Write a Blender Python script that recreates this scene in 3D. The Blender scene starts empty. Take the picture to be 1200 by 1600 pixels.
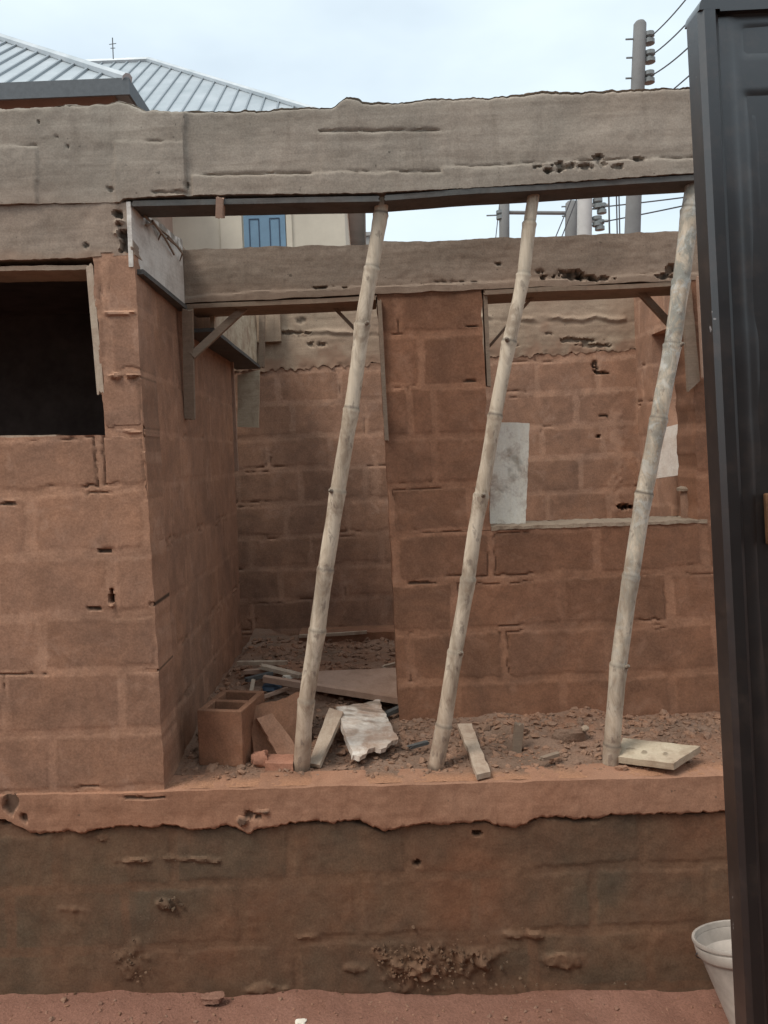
import bpy, math, random
import numpy as np
from mathutils import Vector, Matrix
random.seed(7)
SC = bpy.context.scene
COL = SC.collection
PI = math.pi

# ---------------------------------------------------------------- camera
F = 1200.0; VX, VY = 577.0, 710.0; ROLL = 0.04; ZC = 2.20
CR, SR = math.cos(ROLL), math.sin(ROLL)
cd = bpy.data.cameras.new('camera'); cam = bpy.data.objects.new('camera', cd); COL.objects.link(cam)
cam.matrix_world = Matrix(((CR, SR, 0, 0), (0, 0, -1, 0), (-SR, CR, 0, ZC), (0, 0, 0, 1)))
cd.sensor_fit = 'HORIZONTAL'; cd.sensor_width = 36.0; cd.lens = 36.0
cd.shift_x = (600 - VX) / 1200.0; cd.shift_y = -(800 - VY) / 1200.0
cd.clip_start = 0.05; cd.clip_end = 3000
SC.camera = cam
SC.render.resolution_x = 768; SC.render.resolution_y = 1024

# ---------------------------------------------------------------- sky, sun, exposure
SUN_EL, SUN_AZ = math.radians(56), math.radians(232)       # azimuth clockwise from +Y
w = bpy.data.worlds.new('World'); SC.world = w; w.use_nodes = True
nt = w.node_tree; nt.nodes.clear()
sky = nt.nodes.new('ShaderNodeTexSky'); sky.sky_type = 'NISHITA'; sky.sun_disc = False
sky.sun_elevation = SUN_EL; sky.sun_rotation = SUN_AZ; sky.dust_density = 3.0; sky.air_density = 1.0
tc = nt.nodes.new('ShaderNodeTexCoord')
mp = nt.nodes.new('ShaderNodeMapping'); mp.inputs['Scale'].default_value = (1.3, 1.3, 3.0)
nz = nt.nodes.new('ShaderNodeTexNoise'); nz.inputs['Scale'].default_value = 1.6; nz.inputs['Detail'].default_value = 5
rp = nt.nodes.new('ShaderNodeValToRGB')
rp.color_ramp.elements[0].position = .30; rp.color_ramp.elements[0].color = (.6, .6, .6, 1)
rp.color_ramp.elements[1].position = .70; rp.color_ramp.elements[1].color = (1, 1, 1, 1)
mx = nt.nodes.new('ShaderNodeMixRGB')
mx.inputs[2].default_value = (6.15, 7.05, 7.5, 1)             # thin bright overcast
bg = nt.nodes.new('ShaderNodeBackground'); bg.inputs['Strength'].default_value = 0.085
wo = nt.nodes.new('ShaderNodeOutputWorld')
L = nt.links.new
L(tc.outputs['Generated'], mp.inputs[0]); L(mp.outputs[0], nz.inputs['Vector']); L(nz.outputs['Fac'], rp.inputs[0])
L(rp.outputs[0], mx.inputs[0]); L(sky.outputs[0], mx.inputs[1]); L(mx.outputs[0], bg.inputs[0]); L(bg.outputs[0], wo.inputs[0])
sd = bpy.data.lights.new('sun', 'SUN'); sun = bpy.data.objects.new('sun', sd); COL.objects.link(sun)
sd.energy = 1.2; sd.angle = math.radians(22); sd.color = (1, .95, .88)
sdir = Vector((math.sin(SUN_AZ) * math.cos(SUN_EL), math.cos(SUN_AZ) * math.cos(SUN_EL), math.sin(SUN_EL)))
sun.rotation_euler = sdir.to_track_quat('Z', 'Y').to_euler(); sun.location = (0, 0, 30)
vs = SC.view_settings; vs.view_transform = 'Standard'; vs.look = 'None'; vs.gamma = 1; vs.exposure = 0.90

# ---------------------------------------------------------------- picture <-> place
def U(px, py, Y):
    """point of the plane y=Y seen at photo pixel (px,py)"""
    dx = (px - VX) / F; dy = (VY - py) / F
    return Vector(((dx * CR + dy * SR) * Y, Y, ZC + (-dx * SR + dy * CR) * Y))
def UX(px, py, X):
    dx = (px - VX) / F; dy = (VY - py) / F
    Y = X / (dx * CR + dy * SR); return U(px, py, Y)
def UZ(px, py, Z):
    dx = (px - VX) / F; dy = (VY - py) / F
    Y = (Z - ZC) / (-dx * SR + dy * CR); return U(px, py, Y)
def proj(P):
    X = P[:, 0] / P[:, 1]; Z = (P[:, 2] - ZC) / P[:, 1]
    return VX + F * (X * CR - Z * SR), VY - F * (X * SR + Z * CR)

# ---------------------------------------------------------------- numpy noise
def _h(i, j, k, s):
    n = (i * 374761393 + j * 668265263 + k * 2147483647 + s * 974711) & 0xffffffff
    n = ((n ^ (n >> 13)) * 1274126177) & 0xffffffff
    n = n ^ (n >> 16)
    return (n & 0xffff) / 65535.0
def vn(P, f=1.0, s=0):
    Q = P * f; I = np.floor(Q).astype(np.int64); T = Q - I; T = T * T * (3 - 2 * T)
    r = 0
    for a in (0, 1):
        wa = T[:, 0] if a else 1 - T[:, 0]
        for b in (0, 1):
            wb = T[:, 1] if b else 1 - T[:, 1]
            for c in (0, 1):
                wc = T[:, 2] if c else 1 - T[:, 2]
                r = r + wa * wb * wc * _h(I[:, 0] + a, I[:, 1] + b, I[:, 2] + c, s)
    return r
def fbm(P, f=1.0, o=4, s=0):
    r = 0; a = .5; t = 0
    for k in range(o):
        r = r + a * vn(P, f, s + k * 17); t += a; a *= .5; f *= 2.03
    return r / t            # 0..1, mean .5
def n1(x, f, s=0, o=3):
    x = np.atleast_1d(np.asarray(x, float)); return fbm(np.stack([x, x * 0 + 3.3, x * 0 + 1.7], 1), f, o, s) - .5
def sst(a, b, x):
    t = np.clip((x - a) / (b - a), 0, 1); return t * t * (3 - 2 * t)

# ---------------------------------------------------------------- objects
def empty(name, loc=(0, 0, 0)):
    o = bpy.data.objects.new(name, None); COL.objects.link(o); o.location = loc; o.empty_display_size = .2; return o
def tag(o, label=None, cat=None, group=None, kind=None):
    if label: o['label'] = label
    if cat: o['category'] = cat
    if group: o['group'] = group
    if kind: o['kind'] = kind
    return o
def wloc(o):
    v = Vector((0, 0, 0))
    while o: v += o.location; o = o.parent
    return v
class MB:
    """collects geometry in world coordinates, then links it as ONE mesh"""
    def __init__(s): s.V = []; s.Fc = []; s.n = 0; s.A = {}; s.sm = []
    def add(s, V, Fc, attrs=None, smooth=True):
        V = np.asarray(V, float).reshape(-1, 3)
        s.V.append(V)
        for f in Fc: s.Fc.append(tuple(int(i) + s.n for i in f))
        s.sm += [smooth] * len(Fc)
        for k in ('mort', 'rnd', 'aux'):
            a = (attrs or {}).get(k); s.A.setdefault(k, []).append(np.zeros(len(V)) if a is None else np.broadcast_to(np.asarray(a, float), (len(V),)))
        s.n += len(V); return s
    def build(s, name, mat, parent=None, sharp=40, bevel=0):
        V = np.concatenate(s.V); c = (V.min(0) + V.max(0)) / 2
        if not parent: c[2] = V[:, 2].min()
        me = bpy.data.meshes.new(name); me.from_pydata((V - c).tolist(), [], s.Fc); me.update()
        me.polygons.foreach_set('use_smooth', s.sm)
        for k, a in s.A.items():
            at = me.attributes.new(k, 'FLOAT', 'POINT'); at.data.foreach_set('value', np.concatenate(a))
        me.materials.append(mat)
        try: me.set_sharp_from_angle(angle=math.radians(sharp))
        except Exception: pass
        o = bpy.data.objects.new(name, me); COL.objects.link(o)
        if parent: o.parent = parent; o.location = Vector(c) - wloc(parent)
        else: o.location = Vector(c)
        if bevel:
            b = o.modifiers.new('bevel', 'BEVEL'); b.width = bevel; b.segments = 2; b.limit_method = 'ANGLE'
        return o

def patch(mb, TL, TR, BR, BL, thick, res=.01, fn=None, n=None, rag=(0, 0, 0, 0), ragf=14, back='ngon', seed=0, ksd=1):
    """slab whose visible face is the quad TL,TR,BR,BL; fn(P,px,py,s,t)->(displacement, attrs)"""
    TL, TR, BR, BL = [np.array(v, float) for v in (TL, TR, BR, BL)]
    if n is None:
        n = np.cross(TR - TL, BL - TL); n /= np.linalg.norm(n)
        mid = (TL + BR) / 2; c = np.array((0, 0, ZC)) - mid
        if np.dot(n, c) < 0: n = -n
    n = np.array(n, float)
    w_ = max(np.linalg.norm(TR - TL), np.linalg.norm(BR - BL)); h_ = max(np.linalg.norm(BL - TL), np.linalg.norm(BR - TR))
    nx = max(2, int(w_ / res)); ny = max(2, int(h_ / res))
    S, T = np.meshgrid(np.linspace(0, 1, nx + 1), np.linspace(0, 1, ny + 1))
    s = S.ravel(); t = T.ravel()
    if any(rag):
        l, r, tp, bt = rag
        s2 = s + (1 - s) * l / w_ * n1(t * h_ + seed, ragf, seed + 1, 4) * 2 + s * r / w_ * n1(t * h_ + seed, ragf, seed + 2, 4) * 2
        t2 = t + (1 - t) * tp / h_ * n1(s * w_ + seed, ragf, seed + 3, 4) * 2 + t * bt / h_ * n1(s * w_ + seed, ragf, seed + 4, 4) * 2
    else: s2, t2 = s, t
    s2 = s2[:, None]; t2 = t2[:, None]
    P = TL * (1 - s2) * (1 - t2) + TR * s2 * (1 - t2) + BR * s2 * t2 + BL * (1 - s2) * t2
    px, py = proj(P); at = {}
    d = 0
    if fn: d, at = fn(P, px, py, s, t)
    Pf = P + n * np.broadcast_to(np.asarray(d, float), (len(P),))[:, None]
    idx = np.arange((nx + 1) * (ny + 1)).reshape(ny + 1, nx + 1)
    a, b, c_, d_ = idx[:-1, :-1].ravel(), idx[:-1, 1:].ravel(), idx[1:, 1:].ravel(), idx[1:, :-1].ravel()
    qs = np.stack([a, d_, c_, b], 1)
    e1 = np.cross(TR - TL, BL - TL)
    if np.dot(e1, n) > 0: qs = qs[:, ::-1]
    faces = [tuple(q) for q in qs.tolist()]
    ring = list(idx[0, :]) + list(idx[1:, -1]) + list(idx[-1, -2::-1]) + list(idx[-2:0:-1, 0])
    ring = [int(r) for r in ring]; R = len(ring)
    V = [Pf]; AT = {k: [np.broadcast_to(np.asarray(v, float), (len(P),))] for k, v in at.items()}
    base = len(P); prev = ring
    for k in range(1, ksd + 1):
        ft = k / ksd
        V.append(P[ring] - n * thick * ft + (Pf[ring] - P[ring]) * (1 - ft))
        for q in AT: AT[q].append(AT[q][0][ring])
        cur = list(range(base, base + R)); base += R
        flip = np.dot(e1, n) > 0
        for i in range(R):
            j = (i + 1) % R
            f = (prev[i], prev[j], cur[j], cur[i])
            faces.append(f[::-1] if flip else f)
        prev = cur
    if back == 'ngon':
        # coarse closing quad strip: fan to the four corners kept planar
        V.append(((P[idx[0, 0]] + P[idx[-1, -1]]) / 2 - n * thick)[None]); ci = base
        for q in AT: AT[q].append(np.zeros(1))
        for i in range(R): faces.append((prev[i], prev[(i + 1) % R], ci))
    mb.add(np.concatenate(V), faces, {k: np.concatenate(v) for k, v in AT.items()})
    return mb

def box(mb, c, d, rz=0, jig=0, attrs=None):
    x, y, z = [v / 2 for v in d]
    V = np.array([(a * x, b * y, e * z) for e in (-1, 1) for b in (-1, 1) for a in (-1, 1)], float)
    if jig: V += np.random.RandomState(int(abs(c[0] * 997 + c[1] * 91)) % 9999).uniform(-jig, jig, V.shape)
    cz, sz = math.cos(rz), math.sin(rz)
    V = np.stack([V[:, 0] * cz - V[:, 1] * sz, V[:, 0] * sz + V[:, 1] * cz, V[:, 2]], 1) + np.array(c)
    return mb.add(V, [(0, 2, 3, 1), (4, 5, 7, 6), (0, 1, 5, 4), (2, 6, 7, 3), (0, 4, 6, 2), (1, 3, 7, 5)], attrs, smooth=False)

def tube(mb, pts, rad, seg=16, cap=True, attrs=None):
    pts = [Vector(p) for p in pts]; N = len(pts)
    rad = rad if hasattr(rad, '__len__') else [rad] * N
    V = []; up = Vector((0.13, 1, 0.07)).normalized()
    for i, p in enumerate(pts):
        t = (pts[min(i + 1, N - 1)] - pts[max(i - 1, 0)]).normalized()
        a = t.cross(up)
        if a.length < 1e-3: a = t.cross(Vector((1, 0, 0)))
        a.normalize(); b = t.cross(a)
        for k in range(seg):
            an = 2 * PI * k / seg
            V.append(p + (a * math.cos(an) + b * math.sin(an)) * rad[i])
    fc = []
    for i in range(N - 1):
        for k in range(seg):
            k2 = (k + 1) % seg
            fc.append((i * seg + k, i * seg + k2, (i + 1) * seg + k2, (i + 1) * seg + k))
    if cap: fc.append(tuple(range(seg))[::-1]); fc.append(tuple((N - 1) * seg + k for k in range(seg)))
    return mb.add([tuple(v) for v in V], fc, attrs)

def beam(mb, A, B, w_, h_, upv=(0, 0, 1), nseg=14, rag=.0, seed=0, wob=.0):
    """timber of section w_ x h_ from A to B with slightly crooked faces and torn ends"""
    A = np.array(A, float); B = np.array(B, float); ax = B - A; Ln = np.linalg.norm(ax); ax /= Ln
    u = np.array(upv, float); u = u - ax * np.dot(u, ax); u /= np.linalg.norm(u); r = np.cross(ax, u)
    m = 5; ring = []
    for k in range(m): ring.append((-1 + 2 * k / m, 1))
    for k in range(m): ring.append((1, 1 - 2 * k / m))
    for k in range(m): ring.append((1 - 2 * k / m, -1))
    for k in range(m): ring.append((-1, -1 + 2 * k / m))
    rs = np.random.RandomState(seed + 5); R = len(ring); V = []
    for i in range(nseg + 1):
        f = i / nseg
        c = A + ax * Ln * f + (r * (n1([f * Ln], 3, seed)[0]) + u * (n1([f * Ln], 3, seed + 9)[0])) * wob
        for (a, b) in ring:
            e = 0
            if rag and i in (0, nseg): e = rs.uniform(-rag, rag) * (1 if i else -1)
            V.append(c + r * a * w_ / 2 + u * b * h_ / 2 + ax * e + rs.uniform(-1, 1, 3) * wob * .04)
    fc = [(i * R + k, i * R + (k + 1) % R, (i + 1) * R + (k + 1) % R, (i + 1) * R + k) for i in range(nseg) for k in range(R)]
    b0 = len(V); V.append(A - 0 * ax); V.append(B)
    for k in range(R): fc.append((k, b0, (k + 1) % R)); fc.append((nseg * R + (k + 1) % R, b0 + 1, nseg * R + k))
    return mb.add(V, fc, smooth=False)

# ---------------------------------------------------------------- materials
def newmat(name):
    m = bpy.data.materials.new(name); m.use_nodes = True; t = m.node_tree; t.nodes.clear()
    out = t.nodes.new('ShaderNodeOutputMaterial'); b = t.nodes.new('ShaderNodeBsdfPrincipled'); t.links.new(b.outputs[0], out.inputs[0])
    return m, t, b
class N:
    def __init__(s, t): s.t = t
    def l(s, a, b): s.t.links.new(a, b)
    def co(s, scale=(1, 1, 1)):
        c = s.t.nodes.new('ShaderNodeTexCoord'); m = s.t.nodes.new('ShaderNodeMapping'); m.inputs['Scale'].default_value = scale
        s.l(c.outputs['Object'], m.inputs[0]); return m.outputs[0]
    def noise(s, co, sc, det=5, rough=.6, dist=0):
        n = s.t.nodes.new('ShaderNodeTexNoise'); n.inputs['Scale'].default_value = sc; n.inputs['Detail'].default_value = det
        n.inputs['Roughness'].default_value = rough; n.inputs['Distortion'].default_value = dist; s.l(co, n.inputs['Vector']); return n.outputs['Fac']
    def ramp(s, fac, a, b, ca=(0, 0, 0, 1), cb=(1, 1, 1, 1)):
        r = s.t.nodes.new('ShaderNodeValToRGB'); e = r.color_ramp.elements
        e[0].position = a; e[0].color = ca; e[1].position = b; e[1].color = cb; s.l(fac, r.inputs[0]); return r.outputs[0]
    def mix(s, fac, a, b, mode='MIX'):
        m = s.t.nodes.new('ShaderNodeMixRGB'); m.blend_type = mode
        for i, v in enumerate((fac, a, b)):
            if hasattr(v, 'is_linked') or hasattr(v, 'links'): s.l(v, m.inputs[i])
            elif isinstance(v, (int, float)): m.inputs[i].default_value = v
            else: m.inputs[i].default_value = (v[0], v[1], v[2], 1)
        return m.outputs[0]
    def math(s, op, a, b=0):
        m = s.t.nodes.new('ShaderNodeMath'); m.operation = op
        for i, v in enumerate((a, b)):
            if isinstance(v, (int, float)): m.inputs[i].default_value = v
            else: s.l(v, m.inputs[i])
        return m.outputs[0]
    def attr(s, n):
        a = s.t.nodes.new('ShaderNodeAttribute'); a.attribute_name = n; return a.outputs['Fac']
    def bump(s, h, st, dist, b, prev=None):
        n = s.t.nodes.new('ShaderNodeBump'); n.inputs['Strength'].default_value = st; n.inputs['Distance'].default_value = dist
        s.l(h, n.inputs['Height'])
        if prev is not None: s.l(prev, n.inputs['Normal'])
        s.l(n.outputs[0], b.inputs['Normal']); return n.outputs[0]

def mat_block(name, c1, c2, mort, stain, stain_amt=.5, dark=(.05, .035, .025)):
    m, t, b = newmat(name); n = N(t); co = n.co()
    base = n.mix(n.attr('rnd'), c1, c2)
    big = n.ramp(n.noise(co, 1.7, 4, .6), .35, .68)
    base = n.mix(n.math('MULTIPLY', big, stain_amt), base, stain)
    base = n.mix(n.math('MULTIPLY', n.attr('mort'), n.ramp(n.noise(co, 5, 6, .7), .3, .6, (.35, .35, .35, 1), (1, 1, 1, 1))), base, mort)
    med = n.noise(co, 9, 6, .65)
    base = n.mix(.55, base, n.ramp(med, .3, .72, (.62, .6, .58, 1), (1.25, 1.22, 1.2, 1)), 'MULTIPLY')
    fine = n.noise(co, 120, 3, .7)
    base = n.mix(.5, base, n.ramp(fine, .36, .64, (.72, .71, .70, 1), (1.25, 1.25, 1.25, 1)), 'MULTIPLY')
    patchy = n.noise(co, 3.4, 7, .72, .8)
    base = n.mix(.75, base, n.ramp(patchy, .32, .68, (.72, .74, .78, 1), (1.22, 1.17, 1.12, 1)), 'MULTIPLY')
    dusty = n.math('MULTIPLY', n.ramp(n.noise(co, 6.5, 8, .75, .4), .54, .70), .38)
    base = n.mix(dusty, base, (min(mort[0] * 1.15, .6), mort[1] * 1.25, mort[2] * 1.35))
    drips = n.ramp(n.noise(n.co((7, 7, .8)), 1.5, 5, .6), .55, .8)
    base = n.mix(n.math('MULTIPLY', drips, .3), base, (stain[0] * .75, stain[1] * .7, stain[2] * .7))
    base = n.mix(n.attr('aux'), base, dark)
    n.l(base, b.inputs['Base Color']); b.inputs['Roughness'].default_value = .93
    b.inputs['Specular IOR Level'].default_value = .15
    h = n.math('ADD', n.math('MULTIPLY', fine, .5), n.math('MULTIPLY', n.noise(co, 38, 5, .7), .8))
    n.bump(h, .42, .004, b)
    return m
def mat_concrete(name, c1, c2, stain, grain=(1.2, 1.2, 26), dark=(.06, .05, .04), red=(.30, .19, .13), redamt=.3):
    m, t, b = newmat(name); n = N(t); co = n.co()
    base = n.mix(n.ramp(n.noise(co, 2.2, 6, .65), .32, .7), c1, c2)
    gr = n.noise(n.co(grain), 1.6, 5, .65)
    blot = n.noise(co, 1.6, 8, .7, 1.0)
    base = n.mix(.7, base, n.ramp(blot, .34, .66, (.78, .78, .77, 1), (1.16, 1.15, 1.13, 1)), 'MULTIPLY')
    brd = n.noise(n.co((.5, .5, 7)), 2.2, 6, .7, .5)
    base = n.mix(.75, base, n.ramp(brd, .36, .66, (.72, .70, .68, 1), (1.12, 1.12, 1.12, 1)), 'MULTIPLY')
    drip = n.ramp(n.noise(n.co((9, 9, .9)), 1.4, 6, .7, .4), .54, .72)
    base = n.mix(n.math('MULTIPLY', drip, .35), base, (stain[0] * .62, stain[1] * .6, stain[2] * .58))
    base = n.mix(.22, base, n.ramp(gr, .3, .7, (.8, .8, .8, 1), (1.14, 1.14, 1.14, 1)), 'MULTIPLY')
    base = n.mix(n.math('MULTIPLY', n.ramp(n.noise(co, 5.5, 7, .7, .6), .55, .74), .55), base, stain)
    base = n.mix(n.math('MULTIPLY', n.ramp(n.noise(co, 1.1, 4, .6), .4, .7), redamt), base, red)
    fine = n.noise(co, 140, 3, .7)
    base = n.mix(.5, base, n.ramp(fine, .36, .64, (.74, .74, .74, 1), (1.24, 1.24, 1.24, 1)), 'MULTIPLY')
    pits = n.ramp(n.noise(co, 30, 2, .5), .72, .76)
    base = n.mix(n.math('MULTIPLY', pits, .6), base, dark)
    base = n.mix(n.attr('mort'), base, red)
    base = n.mix(n.attr('aux'), base, dark)
    n.l(base, b.inputs['Base Color']); b.inputs['Roughness'].default_value = .92; b.inputs['Specular IOR Level'].default_value = .15
    h = n.math('ADD', n.math('MULTIPLY', fine, .4), n.math('ADD', n.math('MULTIPLY', gr, .25), n.math('MULTIPLY', n.noise(co, 45, 5, .7), .7)))
    n.bump(h, .38, .004, b); return m
def mat_wood(name, c1, c2, stain, amt=.4, grain=(2, 2, 40), rough=.85, dust=.4):
    m, t, b = newmat(name); n = N(t); co = n.co()
    g = n.noise(n.co(grain), 2.0, 6, .7, .4)
    base = n.mix(n.ramp(g, .3, .7), c1, c2)
    base = n.mix(n.math('MULTIPLY', n.ramp(n.noise(co, 9, 6, .7, .5), .48, .66), amt), base, stain)
    base = n.mix(n.math('MULTIPLY', n.ramp(n.noise(co, 4.5, 7, .72), .42, .66), dust), base, (.34, .21, .145))
    fine = n.noise(co, 90, 3, .7)
    base = n.mix(.4, base, n.ramp(fine, .3, .7, (.78, .78, .78, 1), (1.15, 1.15, 1.15, 1)), 'MULTIPLY')
    base = n.mix(n.attr('aux'), base, (c1[0] * .28, c1[1] * .25, c1[2] * .22))
    n.l(base, b.inputs['Base Color']); b.inputs['Roughness'].default_value = rough; b.inputs['Specular IOR Level'].default_value = .2
    n.bump(n.math('ADD', g, n.math('MULTIPLY', fine, .4)), .5, .003, b); return m
def mat_soil(name, c1, c2, c3, sc=6):
    m, t, b = newmat(name); n = N(t); co = n.co()
    base = n.mix(n.ramp(n.noise(co, sc, 7, .7), .35, .65), c1, c2)
    base = n.mix(n.ramp(n.noise(co, sc * .35, 4, .6), .45, .62), base, c3)
    base = n.mix(n.math('MULTIPLY', n.attr('rnd'), .75), base, (.30, .195, .14))
    base = n.mix(n.attr('mort'), base, (.46, .235, .135))
    fine = n.noise(co, 110, 4, .7)
    base = n.mix(.7, base, n.ramp(fine, .3, .7, (.7, .7, .7, 1), (1.3, 1.3, 1.3, 1)), 'MULTIPLY')
    n.l(base, b.inputs['Base Color']); b.inputs['Roughness'].default_value = .95; b.inputs['Specular IOR Level'].default_value = .1
    n.bump(n.math('ADD', fine, n.noise(co, 30, 6, .7)), .8, .008, b); return m
def mat_plain(name, c, rough=.6, var=.2, sc=12, metal=0, spec=.4, bump=.15):
    m, t, b = newmat(name); n = N(t); co = n.co()
    f = n.noise(co, sc, 6, .65)
    n.l(n.mix(1, c, n.ramp(f, .3, .7, (1 - var,) * 3 + (1,), (1 + var,) * 3 + (1,)), 'MULTIPLY'), b.inputs['Base Color'])
    b.inputs['Roughness'].default_value = rough; b.inputs['Metallic'].default_value = metal; b.inputs['Specular IOR Level'].default_value = spec
    if bump: n.bump(f, bump, .004, b)
    return m

M = {}
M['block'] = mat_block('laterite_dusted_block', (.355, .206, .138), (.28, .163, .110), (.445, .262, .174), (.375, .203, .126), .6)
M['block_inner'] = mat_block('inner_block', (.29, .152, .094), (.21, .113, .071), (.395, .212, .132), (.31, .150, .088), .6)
M['block_back'] = mat_block('back_block', (.37, .218, .148), (.29, .172, .118), (.46, .284, .196), (.38, .215, .138), .6)
M['plinth'] = mat_block('dark_plinth_block', (.115, .095, .066), (.148, .104, .068), (.185, .108, .067), (.215, .100, .057), .75)  # darker olive-brown than the wall blocks
M['concrete'] = mat_concrete('board_marked_concrete', (.29, .252, .21), (.36, .315, .265), (.22, .183, .148), redamt=.25)
M['concrete_in'] = mat_concrete('rear_beam_concrete', (.28, .225, .18), (.35, .285, .23), (.22, .165, .13), redamt=.35)
M['concrete_back'] = mat_concrete('back_beam_concrete', (.38, .29, .21), (.48, .38, .285), (.24, .165, .115), redamt=.6)
M['ply_pale'] = mat_wood('cement_stained_plywood', (.62, .565, .50), (.72, .67, .61), (.38, .33, .28), .55, dust=.2)
M['ply_cream'] = mat_wood('pale_plywood', (.46, .375, .265), (.60, .50, .365), (.28, .20, .135), .65, dust=.4)
M['board_white'] = mat_wood('lime_white_board', (.80, .71, .58), (.88, .82, .71), (.40, .27, .19), .8, grain=(26, 26, 2.5), dust=.12)
M['board_pink'] = mat_wood('flaky_white_board', (.74, .67, .60), (.66, .56, .47), (.45, .33, .25), .6, grain=(20, 4, 4))
M['timber'] = mat_wood('weathered_timber', (.22, .165, .12), (.30, .225, .165), (.12, .085, .062), .5)
M['timber_dark'] = mat_wood('dark_formwork_timber', (.085, .085, .083), (.12, .118, .11), (.05, .048, .045), .5, dust=.1)
M['timber_dust'] = mat_wood('dusty_timber', (.40, .26, .19), (.46, .31, .23), (.25, .15, .1), .5)
M['stick'] = mat_wood('bleached_wood', (.42, .32, .235), (.53, .43, .33), (.25, .17, .12), .6, grain=(30, 6, 6))
M['soil'] = mat_soil('laterite_soil', (.17, .112, .08), (.275, .175, .122), (.28, .15, .095))
M['ground'] = mat_soil('laterite_yard', (.235, .115, .078), (.31, .16, .115), (.27, .135, .095), 3)
M['sky_pole'] = mat_plain('utility_concrete', (.20, .20, .195), .9, .12, 3)
M['pole_light'] = mat_plain('pale_utility_concrete', (.50, .49, .47), .9, .1, 3)
M['wire'] = mat_plain('cable', (.07, .07, .075), .6, .1)
M['insul'] = mat_plain('insulator', (.20, .22, .22), .4, .2)

# ---------------------------------------------------------------- block bond
def bond(rows, joints, mw=.014, seed=0, period=.47, gaps=1):
    """rows: descending z of the bed joints; joints: one x list per course"""
    rows = list(rows)
    while rows[0] < 6: rows.insert(0, rows[0] + .245); joints = [[joints[1][0] if len(joints) > 1 else joints[0][0]]] + list(joints)
    joints = list(joints)
    while rows[-1] > -1: rows.append(rows[-1] - .245)
    while len(joints) < len(rows): joints.append(list(joints[-2]) if len(joints) > 1 else list(joints[0]))
    R = np.array(rows)
    def f(s, z, P):
        wob = (fbm(P, 5, 3, seed) - .5) * .03 + (fbm(P, 22, 3, seed + 3) - .5) * .016
        z2 = z + wob; s2 = s + (fbm(P, 6, 3, seed + 8) - .5) * .03 + (fbm(P, 25, 3, seed + 9) - .5) * .014
        k = np.clip(np.searchsorted(-R, -z2) - 1, 0, len(R) - 2)
        dv = np.minimum(R[k] - z2, z2 - R[k + 1]); ds = np.full(len(s), 9.0); bi = np.zeros(len(s))
        for r in np.unique(k):
            js = sorted(joints[r]) ; a = js[0]; b_ = js[-1]
            js = [a - period * i for i in range(12, 0, -1)] + js + [b_ + period * i for i in range(1, 14)]
            J = np.array(js); mk = k == r
            q = np.clip(np.searchsorted(J, s2[mk]), 1, len(J) - 1)
            ds[mk] = np.minimum(s2[mk] - J[q - 1], J[q] - s2[mk]); bi[mk] = q
        e = np.minimum(dv, ds)
        wm = mw * (.55 + 1.1 * fbm(P, 3.1, 2, seed + 20))
        wm = wm * (.75 + .5 * fbm(P, 60, 2, seed + 21)); m = 1 - sst(.82, 1.12, e / wm)
        rnd = _h(k.astype(np.int64), bi.astype(np.int64), k.astype(np.int64) * 0 + 5, seed)
        gapn = fbm(P, 4.5, 3, seed + 31)
        gap = (1 - sst(.0025, .006, np.abs(e - wm * .9))) * sst(.62, .70, gapn)
        gap2 = (1 - sst(.001, .005, e)) * sst(.66, .72, fbm(P, 6, 3, seed + 44))
        hole = np.maximum(gap, gap2) * gaps
        smear = fbm(P, 2.3, 3, seed + 50)
        d = -m * .0028 * sst(.62, .42, smear) + (fbm(P, 4, 5, seed + 60) - .5) * .005 - hole * .008
        d = d + (fbm(P, 45, 2, seed + 61) - .5) * .0022
        return d, m * (.55 + .45 * sst(.35, .6, smear)), rnd, hole * .45
    return f
def spots(P, px, py, lst, seed=0, k=1.):
    """irregular cavities / lumps at picture positions lst=(px,py,rx,ry,amp)"""
    d = np.zeros(len(P)); a = np.zeros(len(P)); nn = fbm(P, 38, 4, seed) - .5; n2 = fbm(P, 14, 3, seed + 4) - .5
    for (x, y, rx, ry, amp) in lst:
        q = 1 - ((px - x) / rx) ** 2 - ((py - y) / ry) ** 2
        mm = sst(0, .6, q + nn * 2.8 * k + n2 * 2.0 - .2) * sst(-1.6, -.6, q)
        d += mm * amp; a = np.maximum(a, mm)
    return d, a

# ================================================================ the building
Y1, Y2, Y3 = 3.10, 3.78, 5.65
bld = tag(empty('unfinished_building', (0, Y1, 0)), 'unfinished block building with bare concrete beams and reddish dusty walls', 'building')
ZL = lambda X: U(700, 1222, Y1).z + (X - U(700, 1222, Y1).x) * (U(1130, 1213, Y1).z - U(258, 1237, Y1).z) / (U(1130, 1213, Y1).x - U(258, 1237, Y1).x)

def zrow(pxr, ys, Y): return [U(pxr, y, Y).z for y in ys]
def xj(lst, y, Y): return [U(a, y, Y).x for a in lst]

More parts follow.
